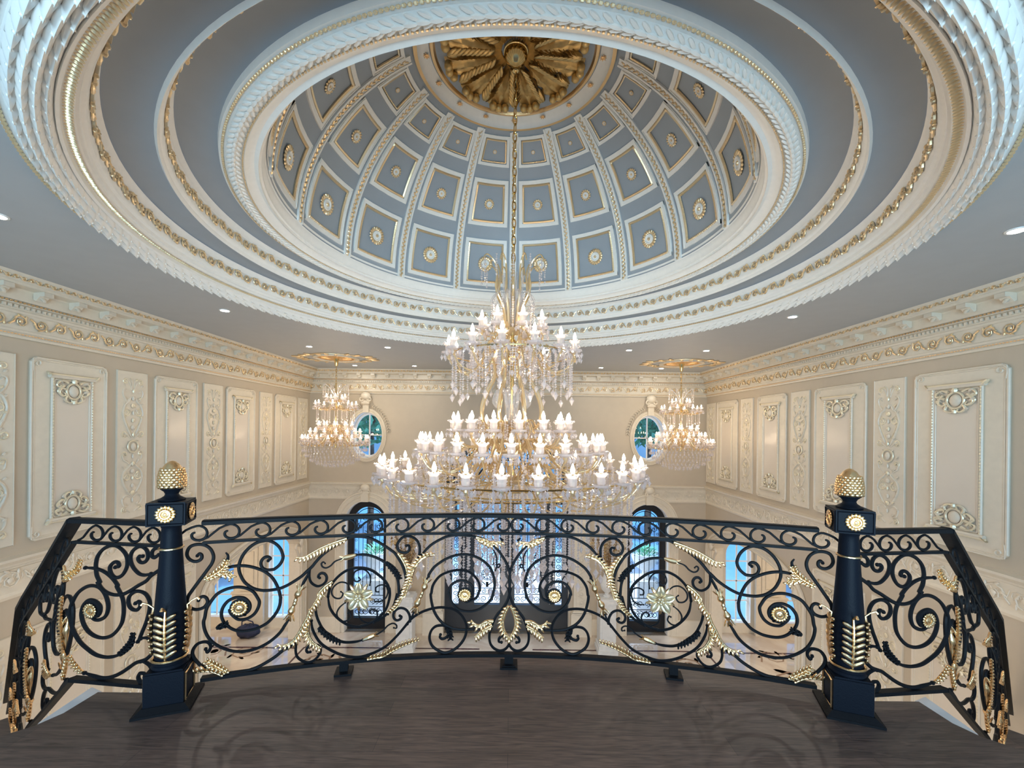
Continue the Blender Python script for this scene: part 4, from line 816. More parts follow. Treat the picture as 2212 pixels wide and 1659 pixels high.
CB={'C1':(0.009,[(-1.805,-0.728),(-1.796,-0.718),(-1.785,-0.726),(-1.785,-0.745),(-1.799,-0.758),(-1.821,-0.759),(-1.843,-0.744),(-1.854,-0.72),(-1.851,-0.694),(-1.838,-0.674),(-1.814,-0.665),(-1.784,-0.667),(-1.76,-0.678),(-1.739,-0.701),(-1.727,-0.738),(-1.733,-0.774),(-1.751,-0.805),(-1.776,-0.843),(-1.804,-0.885),(-1.831,-0.927),(-1.847,-0.956),(-1.851,-0.995),(-1.828,-1.024),(-1.799,-1.033),(-1.769,-1.023),(-1.754,-0.999),(-1.758,-0.976),(-1.773,-0.963),(-1.79,-0.968),(-1.797,-0.982)]),'C2':(0.009,[(-1.449,-0.786),(-1.437,-0.776),(-1.448,-0.764),(-1.468,-0.766),(-1.483,-0.782),(-1.487,-0.804),(-1.478,-0.827),(-1.456,-0.84),(-1.427,-0.841),(-1.413,-0.837),(-1.387,-0.814),(-1.371,-0.78),(-1.373,-0.75),(-1.388,-0.714),(-1.415,-0.685),(-1.449,-0.668),(-1.473,-0.668),(-1.504,-0.674),(-1.536,-0.692),(-1.566,-0.722),(-1.587,-0.757),(-1.599,-0.795),(-1.6,-0.826),(-1.592,-0.859),(-1.575,-0.895),(-1.553,-0.921),(-1.523,-0.944),(-1.488,-0.957),(-1.455,-0.962),(-1.399,-0.959),(-1.356,-0.946),(-1.311,-0.922),(-1.265,-0.891),(-1.235,-0.862),(-1.21,-0.839),(-1.189,-0.812),(-1.161,-0.78),(-1.125,-0.749),(-1.087,-0.723),(-1.042,-0.697),(-1.022,-0.685),(-0.988,-0.669),(-0.939,-0.667),(-0.889,-0.675),(-0.839,-0.696),(-0.788,-0.729),(-0.75,-0.756),(-0.724,-0.778),(-0.701,-0.813),(-0.68,-0.85),(-0.664,-0.893),(-0.656,-0.935),(-0.658,-0.985)]),'C3':(0.009,[(-1.66,-0.811),(-1.639,-0.806),(-1.603,-0.804),(-1.565,-0.808),(-1.522,-0.821),(-1.484,-0.839),(-1.456,-0.858),(-1.427,-0.888),(-1.406,-0.925),(-1.39,-0.968),(-1.381,-1.009),(-1.381,-1.017),(-1.384,-1.053),(-1.396,-1.087),(-1.417,-1.121),(-1.414,-1.116),(-1.446,-1.151),(-1.485,-1.173),(-1.525,-1.185),(-1.576,-1.187),(-1.614,-1.177),(-1.645,-1.156),(-1.668,-1.13),(-1.683,-1.096),(-1.685,-1.064),(-1.676,-1.033),(-1.654,-1.004),(-1.626,-0.99),(-1.601,-0.987),(-1.57,-0.996),(-1.547,-1.022),(-1.541,-1.049),(-1.549,-1.074),(-1.567,-1.091)]),'C4':(0.009,[(-1.567,-1.091),(-1.595,-1.096),(-1.626,-1.08),(-1.643,-1.052),(-1.639,-1.075),(-1.608,-1.111),(-1.582,-1.119),(-1.551,-1.115),(-1.52,-1.095),(-1.5,-1.062),(-1.493,-1.027),(-1.503,-1.0),(-1.524,-0.965),(-1.56,-0.939),(-1.608,-0.927),(-1.659,-0.933),(-1.705,-0.955),(-1.735,-0.992),(-1.758,-1.034),(-1.766,-1.082),(-1.772,-1.11),(-1.766,-1.153),(-1.751,-1.193),(-1.728,-1.228),(-1.694,-1.259),(-1.656,-1.283),(-1.613,-1.3),(-1.562,-1.306),(-1.51,-1.3),(-1.458,-1.28),(-1.413,-1.25),(-1.378,-1.215),(-1.352,-1.173),(-1.333,-1.145)]),'C5':(0.009,[(-1.273,-0.976),(-1.258,-0.936),(-1.239,-0.9),(-1.226,-0.87)]),'C5b':(0.008,[(-1.219,-0.848),(-1.224,-0.881),(-1.223,-0.906),(-1.216,-0.929),(-1.199,-0.948),(-1.175,-0.959),(-1.149,-0.952),(-1.13,-0.933),(-1.126,-0.907),(-1.138,-0.886),(-1.157,-0.881),(-1.171,-0.892),(-1.174,-0.904),(-1.166,-0.909)]),'C6':(0.009,[(-1.76,-1.263),(-1.752,-1.283),(-1.738,-1.264),(-1.738,-1.243),(-1.75,-1.226),(-1.772,-1.221),(-1.799,-1.228),(-1.817,-1.251),(-1.823,-1.278),(-1.814,-1.308),(-1.795,-1.337),(-1.778,-1.357),(-1.749,-1.371),(-1.7,-1.399),(-1.642,-1.421),(-1.612,-1.423),(-1.561,-1.422),(-1.509,-1.412),(-1.457,-1.39),(-1.404,-1.359),(-1.364,-1.328),(-1.326,-1.311),(-1.307,-1.292)]),'C7':(0.008,[(-1.294,-1.284),(-1.294,-1.309),(-1.295,-1.342),(-1.287,-1.373),(-1.267,-1.396),(-1.236,-1.414),(-1.205,-1.413),(-1.177,-1.394),(-1.158,-1.366),(-1.157,-1.339),(-1.172,-1.319),(-1.201,-1.313),(-1.223,-1.319),(-1.236,-1.339),(-1.228,-1.355),(-1.214,-1.354)]),'C8':(0.0085,[(-1.189,-1.067),(-1.187,-1.101),(-1.18,-1.141),(-1.165,-1.182),(-1.145,-1.221),(-1.11,-1.26),(-1.067,-1.292),(-1.029,-1.311),(-0.993,-1.317),(-0.949,-1.316),(-0.911,-1.309)]),'C8t':(0.005,[(-0.845,-1.284),(-0.835,-1.284),(-0.792,-1.259),(-0.762,-1.229),(-0.732,-1.217),(-0.71,-1.229),(-0.71,-1.248),(-0.726,-1.245)]),'C8u':(0.0085,[(-0.958,-0.78),(-0.926,-0.779),(-0.888,-0.783),(-0.851,-0.795),(-0.813,-0.814),(-0.774,-0.842),(-0.749,-0.872),(-0.725,-0.901),(-0.707,-0.939),(-0.699,-0.986),(-0.697,-1.052),(-0.707,-1.034),(-0.718,-1.077),(-0.733,-1.114),(-0.763,-1.151),(-0.799,-1.18),(-0.847,-1.205)]),'C8v':(0.005,[(-1.031,-0.797),(-1.077,-0.813),(-1.105,-0.84),(-1.131,-0.851),(-1.151,-0.842),(-1.157,-0.824),(-1.146,-0.814),(-1.136,-0.823)]),'RING':(0.0085,[(-1.117,-1.027),(-1.109,-1.083),(-1.089,-1.127),(-1.053,-1.17),(-1.009,-1.203),(-0.965,-1.22),(-0.92,-1.226),(-0.931,-1.223),(-0.883,-1.213),(-0.839,-1.19),(-0.8,-1.158),(-0.773,-1.122),(-0.758,-1.076),(-0.752,-1.032),(-0.756,-0.994),(-0.755,-1.01),(-0.765,-0.976),(-0.791,-0.938),(-0.824,-0.908),(-0.857,-0.883),(-0.897,-0.866),(-0.937,-0.86),(-0.979,-0.862),(-1.02,-0.878),(-1.056,-0.904),(-1.085,-0.936),(-1.104,-0.97),(-1.113,-1.005),(-1.118,-1.028),(-1.117,-1.027)]),'C9':(0.0085,[(-1.209,-1.166),(-1.205,-1.209),(-1.19,-1.25),(-1.167,-1.292),(-1.138,-1.325),(-1.095,-1.357),(-1.045,-1.386),(-0.992,-1.405),(-0.933,-1.413),(-0.874,-1.404),(-0.896,-1.408),(-0.845,-1.393),(-0.797,-1.372),(-0.761,-1.349),(-0.725,-1.316),(-0.691,-1.28),(-0.658,-1.241),(-0.631,-1.207),(-0.597,-1.177),(-0.547,-1.15),(-0.485,-1.132),(-0.428,-1.127),(-0.366,-1.136),(-0.325,-1.159),(-0.296,-1.191),(-0.276,-1.233),(-0.273,-1.268),(-0.277,-1.304),(-0.294,-1.342),(-0.326,-1.38),(-0.363,-1.404),(-0.408,-1.416),(-0.452,-1.398),(-0.487,-1.369),(-0.503,-1.33),(-0.502,-1.295),(-0.488,-1.264),(-0.463,-1.245),(-0.429,-1.241),(-0.406,-1.247),(-0.384,-1.27),(-0.384,-1.298),(-0.396,-1.314),(-0.409,-1.323),(-0.428,-1.326),(-0.44,-1.313),(-0.436,-1.3)]),'C9b':(0.008,[(-0.643,-1.226),(-0.628,-1.201),(-0.631,-1.169),(-0.65,-1.137),(-0.681,-1.123),(-0.709,-1.131),(-0.728,-1.156),(-0.726,-1.184),(-0.708,-1.199),(-0.686,-1.192),(-0.68,-1.177),(-0.69,-1.172)]),'C10':(0.008,[(-0.626,-1.208),(-0.6,-1.142)]),'C10u':(0.0085,[(-0.541,-0.975),(-0.516,-0.934),(-0.513,-0.918),(-0.482,-0.873),(-0.443,-0.842),(-0.404,-0.819),(-0.357,-0.801),(-0.312,-0.793),(-0.272,-0.793),(-0.232,-0.803),(-0.192,-0.82),(-0.152,-0.849),(-0.122,-0.884),(-0.106,-0.924),(-0.097,-0.964),(-0.098,-1.01),(-0.112,-1.066),(-0.103,-1.048),(-0.121,-1.083),(-0.153,-1.115),(-0.191,-1.141),(-0.239,-1.155),(-0.287,-1.153),(-0.325,-1.14),(-0.357,-1.111),(-0.377,-1.075),(-0.387,-1.037),(-0.391,-1.042),(-0.386,-1.016),(-0.371,-0.987),(-0.342,-0.966),(-0.307,-0.958),(-0.273,-0.967),(-0.243,-0.988),(-0.232,-1.018),(-0.235,-1.05),(-0.245,-1.071)]),'C10w':(0.0085,[(-0.313,-1.07),(-0.278,-1.096),(-0.24,-1.086),(-0.208,-1.064),(-0.193,-1.022),(-0.19,-1.023),(-0.193,-0.986),(-0.209,-0.951),(-0.236,-0.921),(-0.271,-0.899),(-0.311,-0.892),(-0.356,-0.894),(-0.403,-0.907),(-0.442,-0.927),(-0.471,-0.959),(-0.489,-0.993),(-0.496,-1.035),(-0.5,-1.044),(-0.496,-1.082),(-0.483,-1.136),(-0.461,-1.182),(-0.429,-1.221),(-0.391,-1.247),(-0.346,-1.264),(-0.285,-1.271),(-0.222,-1.269)]),'C11':(0.0085,[(-0.562,-0.795),(-0.533,-0.761),(-0.497,-0.727),(-0.45,-0.699),(-0.401,-0.678),(-0.348,-0.669),(-0.3,-0.671),(-0.247,-0.676),(-0.207,-0.684),(-0.153,-0.705),(-0.1,-0.74),(-0.064,-0.782),(-0.035,-0.825),(-0.013,-0.867),(-0.001,-0.915),(0.002,-0.969),(-0.0,-1.009),(0.006,-1.005),(-0.003,-1.054),(-0.019,-1.099),(-0.047,-1.141),(-0.079,-1.179),(-0.101,-1.218),(-0.113,-1.257),(-0.125,-1.295),(-0.125,-1.337),(-0.115,-1.369),(-0.092,-1.394),(-0.057,-1.407),(-0.025,-1.397),(-0.003,-1.371),(0.003,-1.346),(-0.006,-1.326),(-0.019,-1.314),(-0.045,-1.312),(-0.064,-1.33),(-0.064,-1.349),(-0.048,-1.353)]),'C11b':(0.0085,[(-0.622,-0.936),(-0.602,-0.871),(-0.592,-0.831),(-0.577,-0.805),(-0.572,-0.766),(-0.575,-0.731),(-0.591,-0.699),(-0.62,-0.678),(-0.654,-0.672),(-0.684,-0.684),(-0.707,-0.715),(-0.709,-0.742),(-0.696,-0.766),(-0.665,-0.776),(-0.642,-0.767),(-0.635,-0.746),(-0.643,-0.73),(-0.656,-0.732)]),'C11c':(0.005,[(-0.126,-0.74),(-0.102,-0.772),(-0.088,-0.804),(-0.085,-0.825),(-0.085,-0.863),(-0.074,-0.876),(-0.063,-0.862),(-0.072,-0.854),(-0.082,-0.862),(-0.087,-0.879),(-0.093,-0.895)]),'C2b':(0.008,[(-0.658,-0.985),(-0.673,-1.008),(-0.691,-1.029),(-0.701,-1.054),(-0.71,-1.043),(-0.727,-1.099),(-0.763,-1.157)]),'T1':(0.005,[(-0.874,-0.971),(-0.87,-0.927),(-0.882,-0.895),(-0.907,-0.874),(-0.937,-0.872),(-0.964,-0.886),(-0.973,-0.914),(-0.966,-0.937),(-0.948,-0.945),(-0.931,-0.934),(-0.938,-0.922)]),'T2':(0.005,[(-0.99,-0.972),(-1.014,-0.95),(-1.046,-0.944),(-1.075,-0.959),(-1.094,-0.986),(-1.094,-1.017),(-1.074,-1.039),(-1.045,-1.041),(-1.031,-1.016),(-1.043,-1.002)]),'T3':(0.005,[(-1.017,-1.071),(-1.048,-1.096),(-1.065,-1.129),(-1.059,-1.16),(-1.039,-1.183),(-1.007,-1.183),(-0.983,-1.16),(-0.99,-1.134),(-1.001,-1.137)]),'T4':(0.005,[(-0.938,-1.134),(-0.932,-1.169),(-0.911,-1.192),(-0.878,-1.204),(-0.845,-1.193),(-0.827,-1.166),(-0.833,-1.134),(-0.857,-1.122),(-0.875,-1.138),(-0.866,-1.145)]),'T5':(0.005,[(-0.84,-1.075),(-0.807,-1.075),(-0.777,-1.056),(-0.765,-1.025),(-0.765,-1.003),(-0.767,-1.004),(-0.775,-0.983),(-0.798,-0.973),(-0.823,-0.978),(-0.838,-0.991),(-0.836,-1.012),(-0.82,-1.015)])}
CL={'L1':('b',[(-1.766,-0.863),(-1.722,-0.842),(-1.685,-0.816),(-1.664,-0.792),(-1.654,-0.759)]),'L1b':('b',[(-1.701,-0.829),(-1.674,-0.839),(-1.647,-0.845),(-1.628,-0.868)]),'L2':('l',[(-1.01,-0.672),(-1.078,-0.693),(-1.149,-0.72),(-1.201,-0.748),(-1.255,-0.775),(-1.294,-0.773)]),'L3':('l',[(-1.09,-0.93),(-1.135,-0.961),(-1.17,-1.001),(-1.17,-1.017),(-1.192,-1.058),(-1.214,-1.092)]),'L4':('l',[(-1.214,-1.092),(-1.231,-1.14),(-1.253,-1.18),(-1.28,-1.232),(-1.313,-1.273),(-1.361,-1.292),(-1.394,-1.282)]),'L5':('r',[(-1.219,-1.177),(-1.224,-1.219),(-1.213,-1.263),(-1.19,-1.296),(-1.15,-1.33)]),'L6':('l',[(-0.704,-0.776),(-0.678,-0.816),(-0.654,-0.869),(-0.643,-0.936),(-0.637,-0.97)]),'L7':('r',[(-0.478,-0.786),(-0.543,-0.803),(-0.582,-0.84),(-0.612,-0.892),(-0.627,-0.949),(-0.642,-0.996),(-0.66,-1.046),(-0.673,-1.051),(-0.703,-1.106),(-0.751,-1.148)]),'L8':('r',[(-0.218,-0.679),(-0.167,-0.692),(-0.113,-0.713),(-0.047,-0.702)]),'L8b':('l',[(-0.215,-0.684),(-0.172,-0.721),(-0.124,-0.74)]),'L9':('l',[(-0.101,-1.212),(-0.142,-1.212),(-0.19,-1.237),(-0.222,-1.227),(-0.242,-1.205)]),'L9b':('l',[(-0.11,-1.237),(-0.174,-1.273),(-0.221,-1.314)]),'L10':('r',[(-0.006,-1.115),(-0.028,-1.166),(-0.04,-1.224),(-0.026,-1.279),(0.01,-1.33)]),'L11':('l',[(-0.881,-1.425),(-0.791,-1.413),(-0.73,-1.385),(-0.669,-1.357),(-0.607,-1.335),(-0.57,-1.324)]),'L12':('b',[(-1.642,-1.409),(-1.688,-1.375),(-1.73,-1.342),(-1.754,-1.321)]),'L12b':('r',[(-1.672,-1.424),(-1.737,-1.387),(-1.809,-1.383)])}
CK={'K1':('b',[(-0.777,-0.826),(-0.736,-0.867),(-0.705,-0.907),(-0.687,-0.937)]),'K2':('b',[(-1.168,-1.206),(-1.125,-1.247),(-1.081,-1.281),(-1.034,-1.309)]),'K3':('b',[(-1.705,-1.148),(-1.675,-1.135),(-1.645,-1.124)]),'K4':('b',[(-0.397,-1.253),(-0.377,-1.286),(-0.371,-1.327)]),'K5':('n',[(-1.654,-0.759),(-1.652,-0.737),(-1.664,-0.718)]),'K6':('n',[(-0.047,-0.702),(-0.066,-0.681)])}
CBUD={'B1':[(-1.269,-0.953),(-1.282,-0.993),(-1.291,-1.007),(-1.301,-1.048),(-1.32,-1.095),(-1.332,-1.145)],'B2':[(-0.526,-0.947),(-0.541,-0.999),(-0.555,-1.036),(-0.567,-1.064),(-0.582,-1.095),(-0.602,-1.145)],'b3':[(-0.955,-0.778),(-0.992,-0.789),(-1.028,-0.795)],'b4':[(-0.911,-1.309),(-0.875,-1.295),(-0.841,-1.282)]}
CF={'flower':(-0.936,-1.032),'ros1':(-1.593,-1.046),'ros2':(-0.285,-1.047)}
SB={'P1':[(0.372,-0.788),(0.349,-0.782),(0.358,-0.759),(0.384,-0.763),(0.404,-0.785),(0.403,-0.815),(0.383,-0.84),(0.354,-0.844),(0.323,-0.824),(0.3,-0.782),(0.298,-0.739),(0.313,-0.706),(0.345,-0.679),(0.379,-0.668),(0.414,-0.672),(0.454,-0.694),(0.483,-0.731),(0.494,-0.773),(0.493,-0.804),(0.487,-0.84),(0.466,-0.88),(0.482,-0.874),(0.46,-0.907),(0.431,-0.928),(0.393,-0.94),(0.358,-0.942),(0.315,-0.933),(0.274,-0.911),(0.231,-0.884),(0.182,-0.856),(0.152,-0.826),(0.102,-0.791),(0.071,-0.764),(0.061,-0.733),(0.064,-0.695),(0.087,-0.674),(0.118,-0.67),(0.14,-0.683),(0.148,-0.707),(0.137,-0.724),(0.117,-0.715),(0.106,-0.707)],'P2':[(0.204,-0.719),(0.224,-0.72),(0.23,-0.738),(0.212,-0.755),(0.184,-0.746),(0.17,-0.718),(0.179,-0.685),(0.205,-0.668),(0.233,-0.669),(0.264,-0.691),(0.278,-0.722),(0.275,-0.756),(0.257,-0.788),(0.223,-0.817),(0.189,-0.823),(0.152,-0.814)],'P3':[(0.561,-0.8),(0.511,-0.8),(0.47,-0.806),(0.429,-0.822),(0.388,-0.851),(0.356,-0.888),(0.362,-0.893),(0.34,-0.929),(0.324,-0.961),(0.317,-1.003),(0.318,-1.05),(0.328,-1.096),(0.356,-1.139),(0.396,-1.173),(0.446,-1.187),(0.497,-1.179),(0.539,-1.154),(0.568,-1.116),(0.582,-1.069),(0.576,-1.026),(0.554,-0.991),(0.519,-0.978),(0.484,-0.99),(0.464,-1.014),(0.464,-1.042),(0.477,-1.065),(0.505,-1.075)],'P4':[(0.524,-1.074),(0.492,-1.089),(0.46,-1.084),(0.429,-1.063),(0.414,-1.022),(0.418,-0.98),(0.437,-0.937),(0.469,-0.907),(0.514,-0.898),(0.558,-0.909),(0.603,-0.94),(0.634,-0.984),(0.653,-1.033),(0.654,-1.081),(0.642,-1.135),(0.619,-1.181),(0.586,-1.222),(0.541,-1.255),(0.49,-1.283),(0.432,-1.293),(0.379,-1.287),(0.329,-1.269)],'P5':[(0.245,-0.982),(0.224,-0.97),(0.214,-0.991),(0.23,-1.015),(0.254,-1.019),(0.279,-1.003),(0.289,-0.973),(0.28,-0.942),(0.249,-0.918),(0.215,-0.915),(0.181,-0.928),(0.159,-0.961),(0.156,-0.996),(0.164,-1.041),(0.179,-1.087),(0.197,-1.129),(0.212,-1.164),(0.227,-1.193)],'P5b':[(0.209,-1.175),(0.169,-1.169),(0.138,-1.187),(0.128,-1.219),(0.14,-1.253),(0.17,-1.283),(0.192,-1.295),(0.238,-1.312),(0.275,-1.337),(0.315,-1.365),(0.362,-1.391),(0.409,-1.406),(0.456,-1.41),(0.504,-1.402),(0.558,-1.392)],'P6':[(0.207,-1.302),(0.179,-1.304),(0.151,-1.32),(0.136,-1.35),(0.135,-1.38),(0.153,-1.409),(0.181,-1.422),(0.209,-1.413),(0.222,-1.392),(0.213,-1.369),(0.188,-1.367),(0.182,-1.381)]}
SL={'Q1':('b',[(0.674,-0.865),(0.634,-0.834),(0.59,-0.804),(0.567,-0.751)]),'Q2':('b',[(0.329,-1.266),(0.286,-1.233),(0.246,-1.188),(0.234,-1.137)]),'Q3':('b',[(0.555,-1.38),(0.591,-1.355),(0.617,-1.325),(0.633,-1.292)])}
SR=(0.513,-1.034)
# ---------------------------------------------------------------- balustrade: ironwork drawn flat as (run, height) and bent to the plan of the balcony
def bend(mir):
    def g(s,z,d=0.):
        x,y=rail2d(s,d); return V((x*mir,y,z))
    return g
NP=V((-1.83,2.36)); AP=V((-2.46,2.43)); SD=(AP-NP).normalized(); SN=V((-SD.y,SD.x)); SN=SN if SN.y>0 else -SN
def sideg(mir):
    def g(t,z,d=0.):
        p=NP+SD*t+SN*d; return V((p.x*mir,p.y,z))
    return g
BP=V((-3.30,2.92)); CP=V((-5.02,4.32)); SLOPE=.70
ST=[AP+(BP-AP)*(i/10) for i in range(10)]+[BP+(CP-BP)*(i/12) for i in range(13)]
SLN=[0]
for i in range(1,len(ST)): SLN.append(SLN[-1]+(ST[i]-ST[i-1]).length)
def stairg(mir):
    def g(t,z,d=0.):
        t=max(0,min(t,SLN[-1]-1e-6)); i=0
        while i<len(SLN)-2 and SLN[i+1]<t: i+=1
        dv=(ST[i+1]-ST[i]).normalized(); p=ST[i]+dv*(t-SLN[i]); nn=V((dv.y,-dv.x)); nn=nn if nn.y<0 else -nn
        p=p-nn*d; drop=SLOPE*t+ (.02*t if t<.5 else .01)
        return V((p.x*mir,p.y,z-drop))
    return g
def bar(g,pts,r,name,par,k=5,taper=True,n=6):
    q=cr(pts,k); m=len(q); mb=MB()
    R=[r*(1 if not taper else (.62+.38*min(1,min(i,m-1-i)/6))) for i in range(m)]
    mb.tube([g(p.x,p.y) for p in q],R,n)
    if taper:
        for p in (q[0],q[-1]): mb.ball(g(p.x,p.y),r*1.15,6,4)
    return mb.build(name,IRON,par)
def leaf(g,side,pts,name,par,m,L=.048,wd=.0115,sp_=.020):
    q=cr(pts,6); ln=[0]
    for i in range(1,len(q)): ln.append(ln[-1]+(q[i]-q[i-1]).length)
    T=ln[-1]; mb=MB(); off=-.014
    mb.tube([g(p.x,p.y,off) for p in q],[.008*(1-.7*l/T)+.0018 for l in ln],6)
    if side!='n':
        k=max(3,int(T/sp_)); j=0
        for i in range(k):
            l=(i+.4)*T/k
            while j<len(ln)-2 and ln[j+1]<l: j+=1
            p=q[j]+(q[j+1]-q[j])*((l-ln[j])/max(1e-6,ln[j+1]-ln[j])); t=(q[j+1]-q[j]).normalized(); nl=V((-t.y,t.x)); f=i/k
            A=L*(.55+.55*sin(PI*min(1,f*.85+.12)))
            for s in {'l':(1,),'r':(-1,),'b':(1,-1)}[side]:
                dd=(t*.62+nl*s*.78).normalized(); e=V((-dd.y,dd.x)); hl=A*.5*(.75 if side=='b' else 1); c=p+dd*hl*.9
                o=g(c.x,c.y,off-.006); x=g(c.x+dd.x*hl,c.y+dd.y*hl,off-.010)-o; y=g(c.x+e.x*wd*.62,c.y+e.y*wd*.62,off-.006)-o
                zz=x.cross(y); zz=zz.normalized()*.0085 if zz.length>1e-9 else V((0,-.008,0))
                mb.ell(o,x,y,zz,6,4)
        # broad back of the leaf
        for s in ({'l':(1,),'r':(-1,),'b':(1,-1)}[side]):
            rows=[]
            for i,p in enumerate(q):
                t=(q[min(i+1,len(q)-1)]-q[max(i-1,0)]).normalized(); nl=V((-t.y,t.x))*s; f=ln[i]/T; a=.018*(sin(PI*min(1,.1+f*.9))**.6)
                rows.append((g(p.x,p.y,off+.001),g(p.x+nl.x*a,p.y+nl.y*a,off-.001)))
            for i in range(len(rows)-1): mb.quad(rows[i][0],rows[i][1],rows[i+1][1],rows[i+1][0])
    return mb.build(name,m,par,ang=60)
def bud(g,pts,name,par,R=.021):
    q=cr(pts,10); m=len(q); ln=[0]
    for i in range(1,m): ln.append(ln[-1]+(q[i]-q[i-1]).length)
    T=ln[-1]; mb=MB()
    def pr(f):
        return R*(.35+.65*math.exp(-((f-.22)/.10)**2)+.25*math.exp(-((f-.43)/.035)**2)+.3*math.exp(-((f-.52)/.035)**2)+.65*math.exp(-((f-.74)/.10)**2))*(1-.5*max(0,f-.9)/.1)
    mb.tube([g(p.x,p.y,-.004) for p in q],[max(.005,pr(l/T)) for l in ln],10)
    for f0,sg in ((.12,-1),(.84,1)):
        i=min(range(m),key=lambda a:abs(ln[a]/T-f0)); p=q[i]; t=(q[min(i+1,m-1)]-q[max(0,i-1)]).normalized()*sg; nl=V((-t.y,t.x))
        for s in (-1,-.35,.35,1):
            dd=(t+nl*s*.55).normalized(); c=p+dd*.022+nl*s*.010; o=g(c.x,c.y,-.020 if abs(s)<.5 else -.006); e=c+dd*.024; mb.ell(o,g(e.x,e.y,-.012)-o,(g(c.x+nl.x*.006,c.y+nl.y*.006,-.006)-g(c.x,c.y,-.006)),V((0,-.006,.002)),5,4)
    return mb.build(name,PGOLD if False else GOLD,par)
def smallbud(g,pts,name,par):
    q=cr(pts,6); m=len(q); mb=MB(); mb.tube([g(p.x,p.y,-.003) for p in q],[.006+.010*sin(PI*min(1,.25+.75*(1-i/(m-1)))) for i in range(m)],8)
    for s in (-1,1):
        p=q[-2]; t=(q[-1]-q[-3]).normalized(); nl=V((-t.y,t.x)); dd=(t+nl*s*.6).normalized(); c=p+dd*.014; o=g(c.x,c.y,-.006); e=c+dd*.02; mb.ell(o,g(e.x,e.y,-.008)-o,g(c.x+nl.x*.006,c.y+nl.y*.006,-.006)-o,V((0,-.006,0)),5,4)
    return mb.build(name,GOLD,par)
def ros(g,p,R,name,par):
    mb=MB(); c=g(p[0],p[1],-.012); ax=(g(p[0]+.01,p[1],-.012)-c).normalized(); up=V((0,0,1)); nx=ax.cross(up); nx=nx.normalized(); nx=nx if nx.y<0 else -nx
    mb.ell(c-nx*.008,nx*.006,ax*R*1.15,up*R*1.15,18,4,1); rosette(mb,c,nx,ax,up,R,0,16); return mb.build(name,[GOLD,IRON],par)
def flat(g,s0,s1,z,hw,hh,name,par,n=24,m=IRON,cap=False):
    mb=MB(); P=[]
    pr=[(-hw,-hh),(hw,-hh),(hw,hh*.5),(hw*.6,hh),(-hw*.6,hh),(-hw,hh*.5)] if cap else [(-hw,-hh),(hw,-hh),(hw,hh),(-hw,hh)]
    rows=[[tuple(g(s0+(s1-s0)*i/n,z+b,a)) for a,b in pr] for i in range(n+1)]; k=len(pr)
    for i in range(n):
        for j in range(k): mb.quad(rows[i][j],rows[i][(j+1)%k],rows[i+1][(j+1)%k],rows[i+1][j])
    mb.poly(rows[0]); mb.poly(rows[-1][::-1]); return mb.build(name,m,par,smooth=False)
def wave(g,s,sg,wd,name,par,fl=1.):
    # one running wave: rises from the lower rail, rolls over under the handrail and curls in
    zt,zb=-.556,-.650; zc=(zt+zb)/2; R=(zt-zb)/2-.006
    pts=[(s-sg*wd*1.02,zb+.004),(s-sg*wd*.74,zb+.022),(s-sg*wd*.40,zt-.024),(s-sg*.012,zt-.004)]
    for i in range(1,19):
        a=PI/2-i*PI*1.9/18; r=R*(1-.0*i) if i<7 else R*(1-.56*((i-7)/11)); cx=s-sg*.004+( -sg*.010*max(0,(i-7)/11)); cz=zc-.012*max(0,(i-7)/11)
        pts.append((cx+sg*r*cos(a),cz+r*sin(a)))
    q=cr(pts,2); m=len(q); mb=MB(); mb.tube([g(p.x,p.y) for p in q],[.0062*(1+.25*min(1,i/m*2))*(1-.35*max(0,(i/m-.8)/.2)) for i in range(m)],6); return mb.build(name,IRON,par)
bal=thing('balustrade','long black iron scroll balustrade with gold leaves between the two newel posts','railing',(0,2.75,E+ZB))
def attach(o,root): o.matrix_parent_inverse=M.Translation(-V(root.location)) if root.rotation_euler.z==0 else root.matrix_world.inverted()
g=bend(1)
flat(g,-1.78,1.78,-.541,.028,.013,'handrail',bal,48,cap=True); flat(g,-1.78,1.78,-.657,.012,.0075,'middle_rail',bal,48); flat(g,-1.78,1.78,-1.430,.020,.010,'bottom_rail',bal,48)
mb=MB(); mb.box((0,2.75,-1.47),(.055,.03,.07)); mb.box((0,2.75,-1.487),(.085,.085,.008)); mb.box((0,2.75,-1.494),(.11,.11,.012)); mb.build('foot',IRON,bal,smooth=False)
for s in (-1.02,1.02):
    x,y=rail2d(s); mb=MB(); mb.box((x,y,-1.47),(.05,.03,.07),0,-s/RR); mb.box((x,y,-1.492),(.10,.10,.012),0,-s/RR); mb.build('foot',IRON,bal,smooth=False)
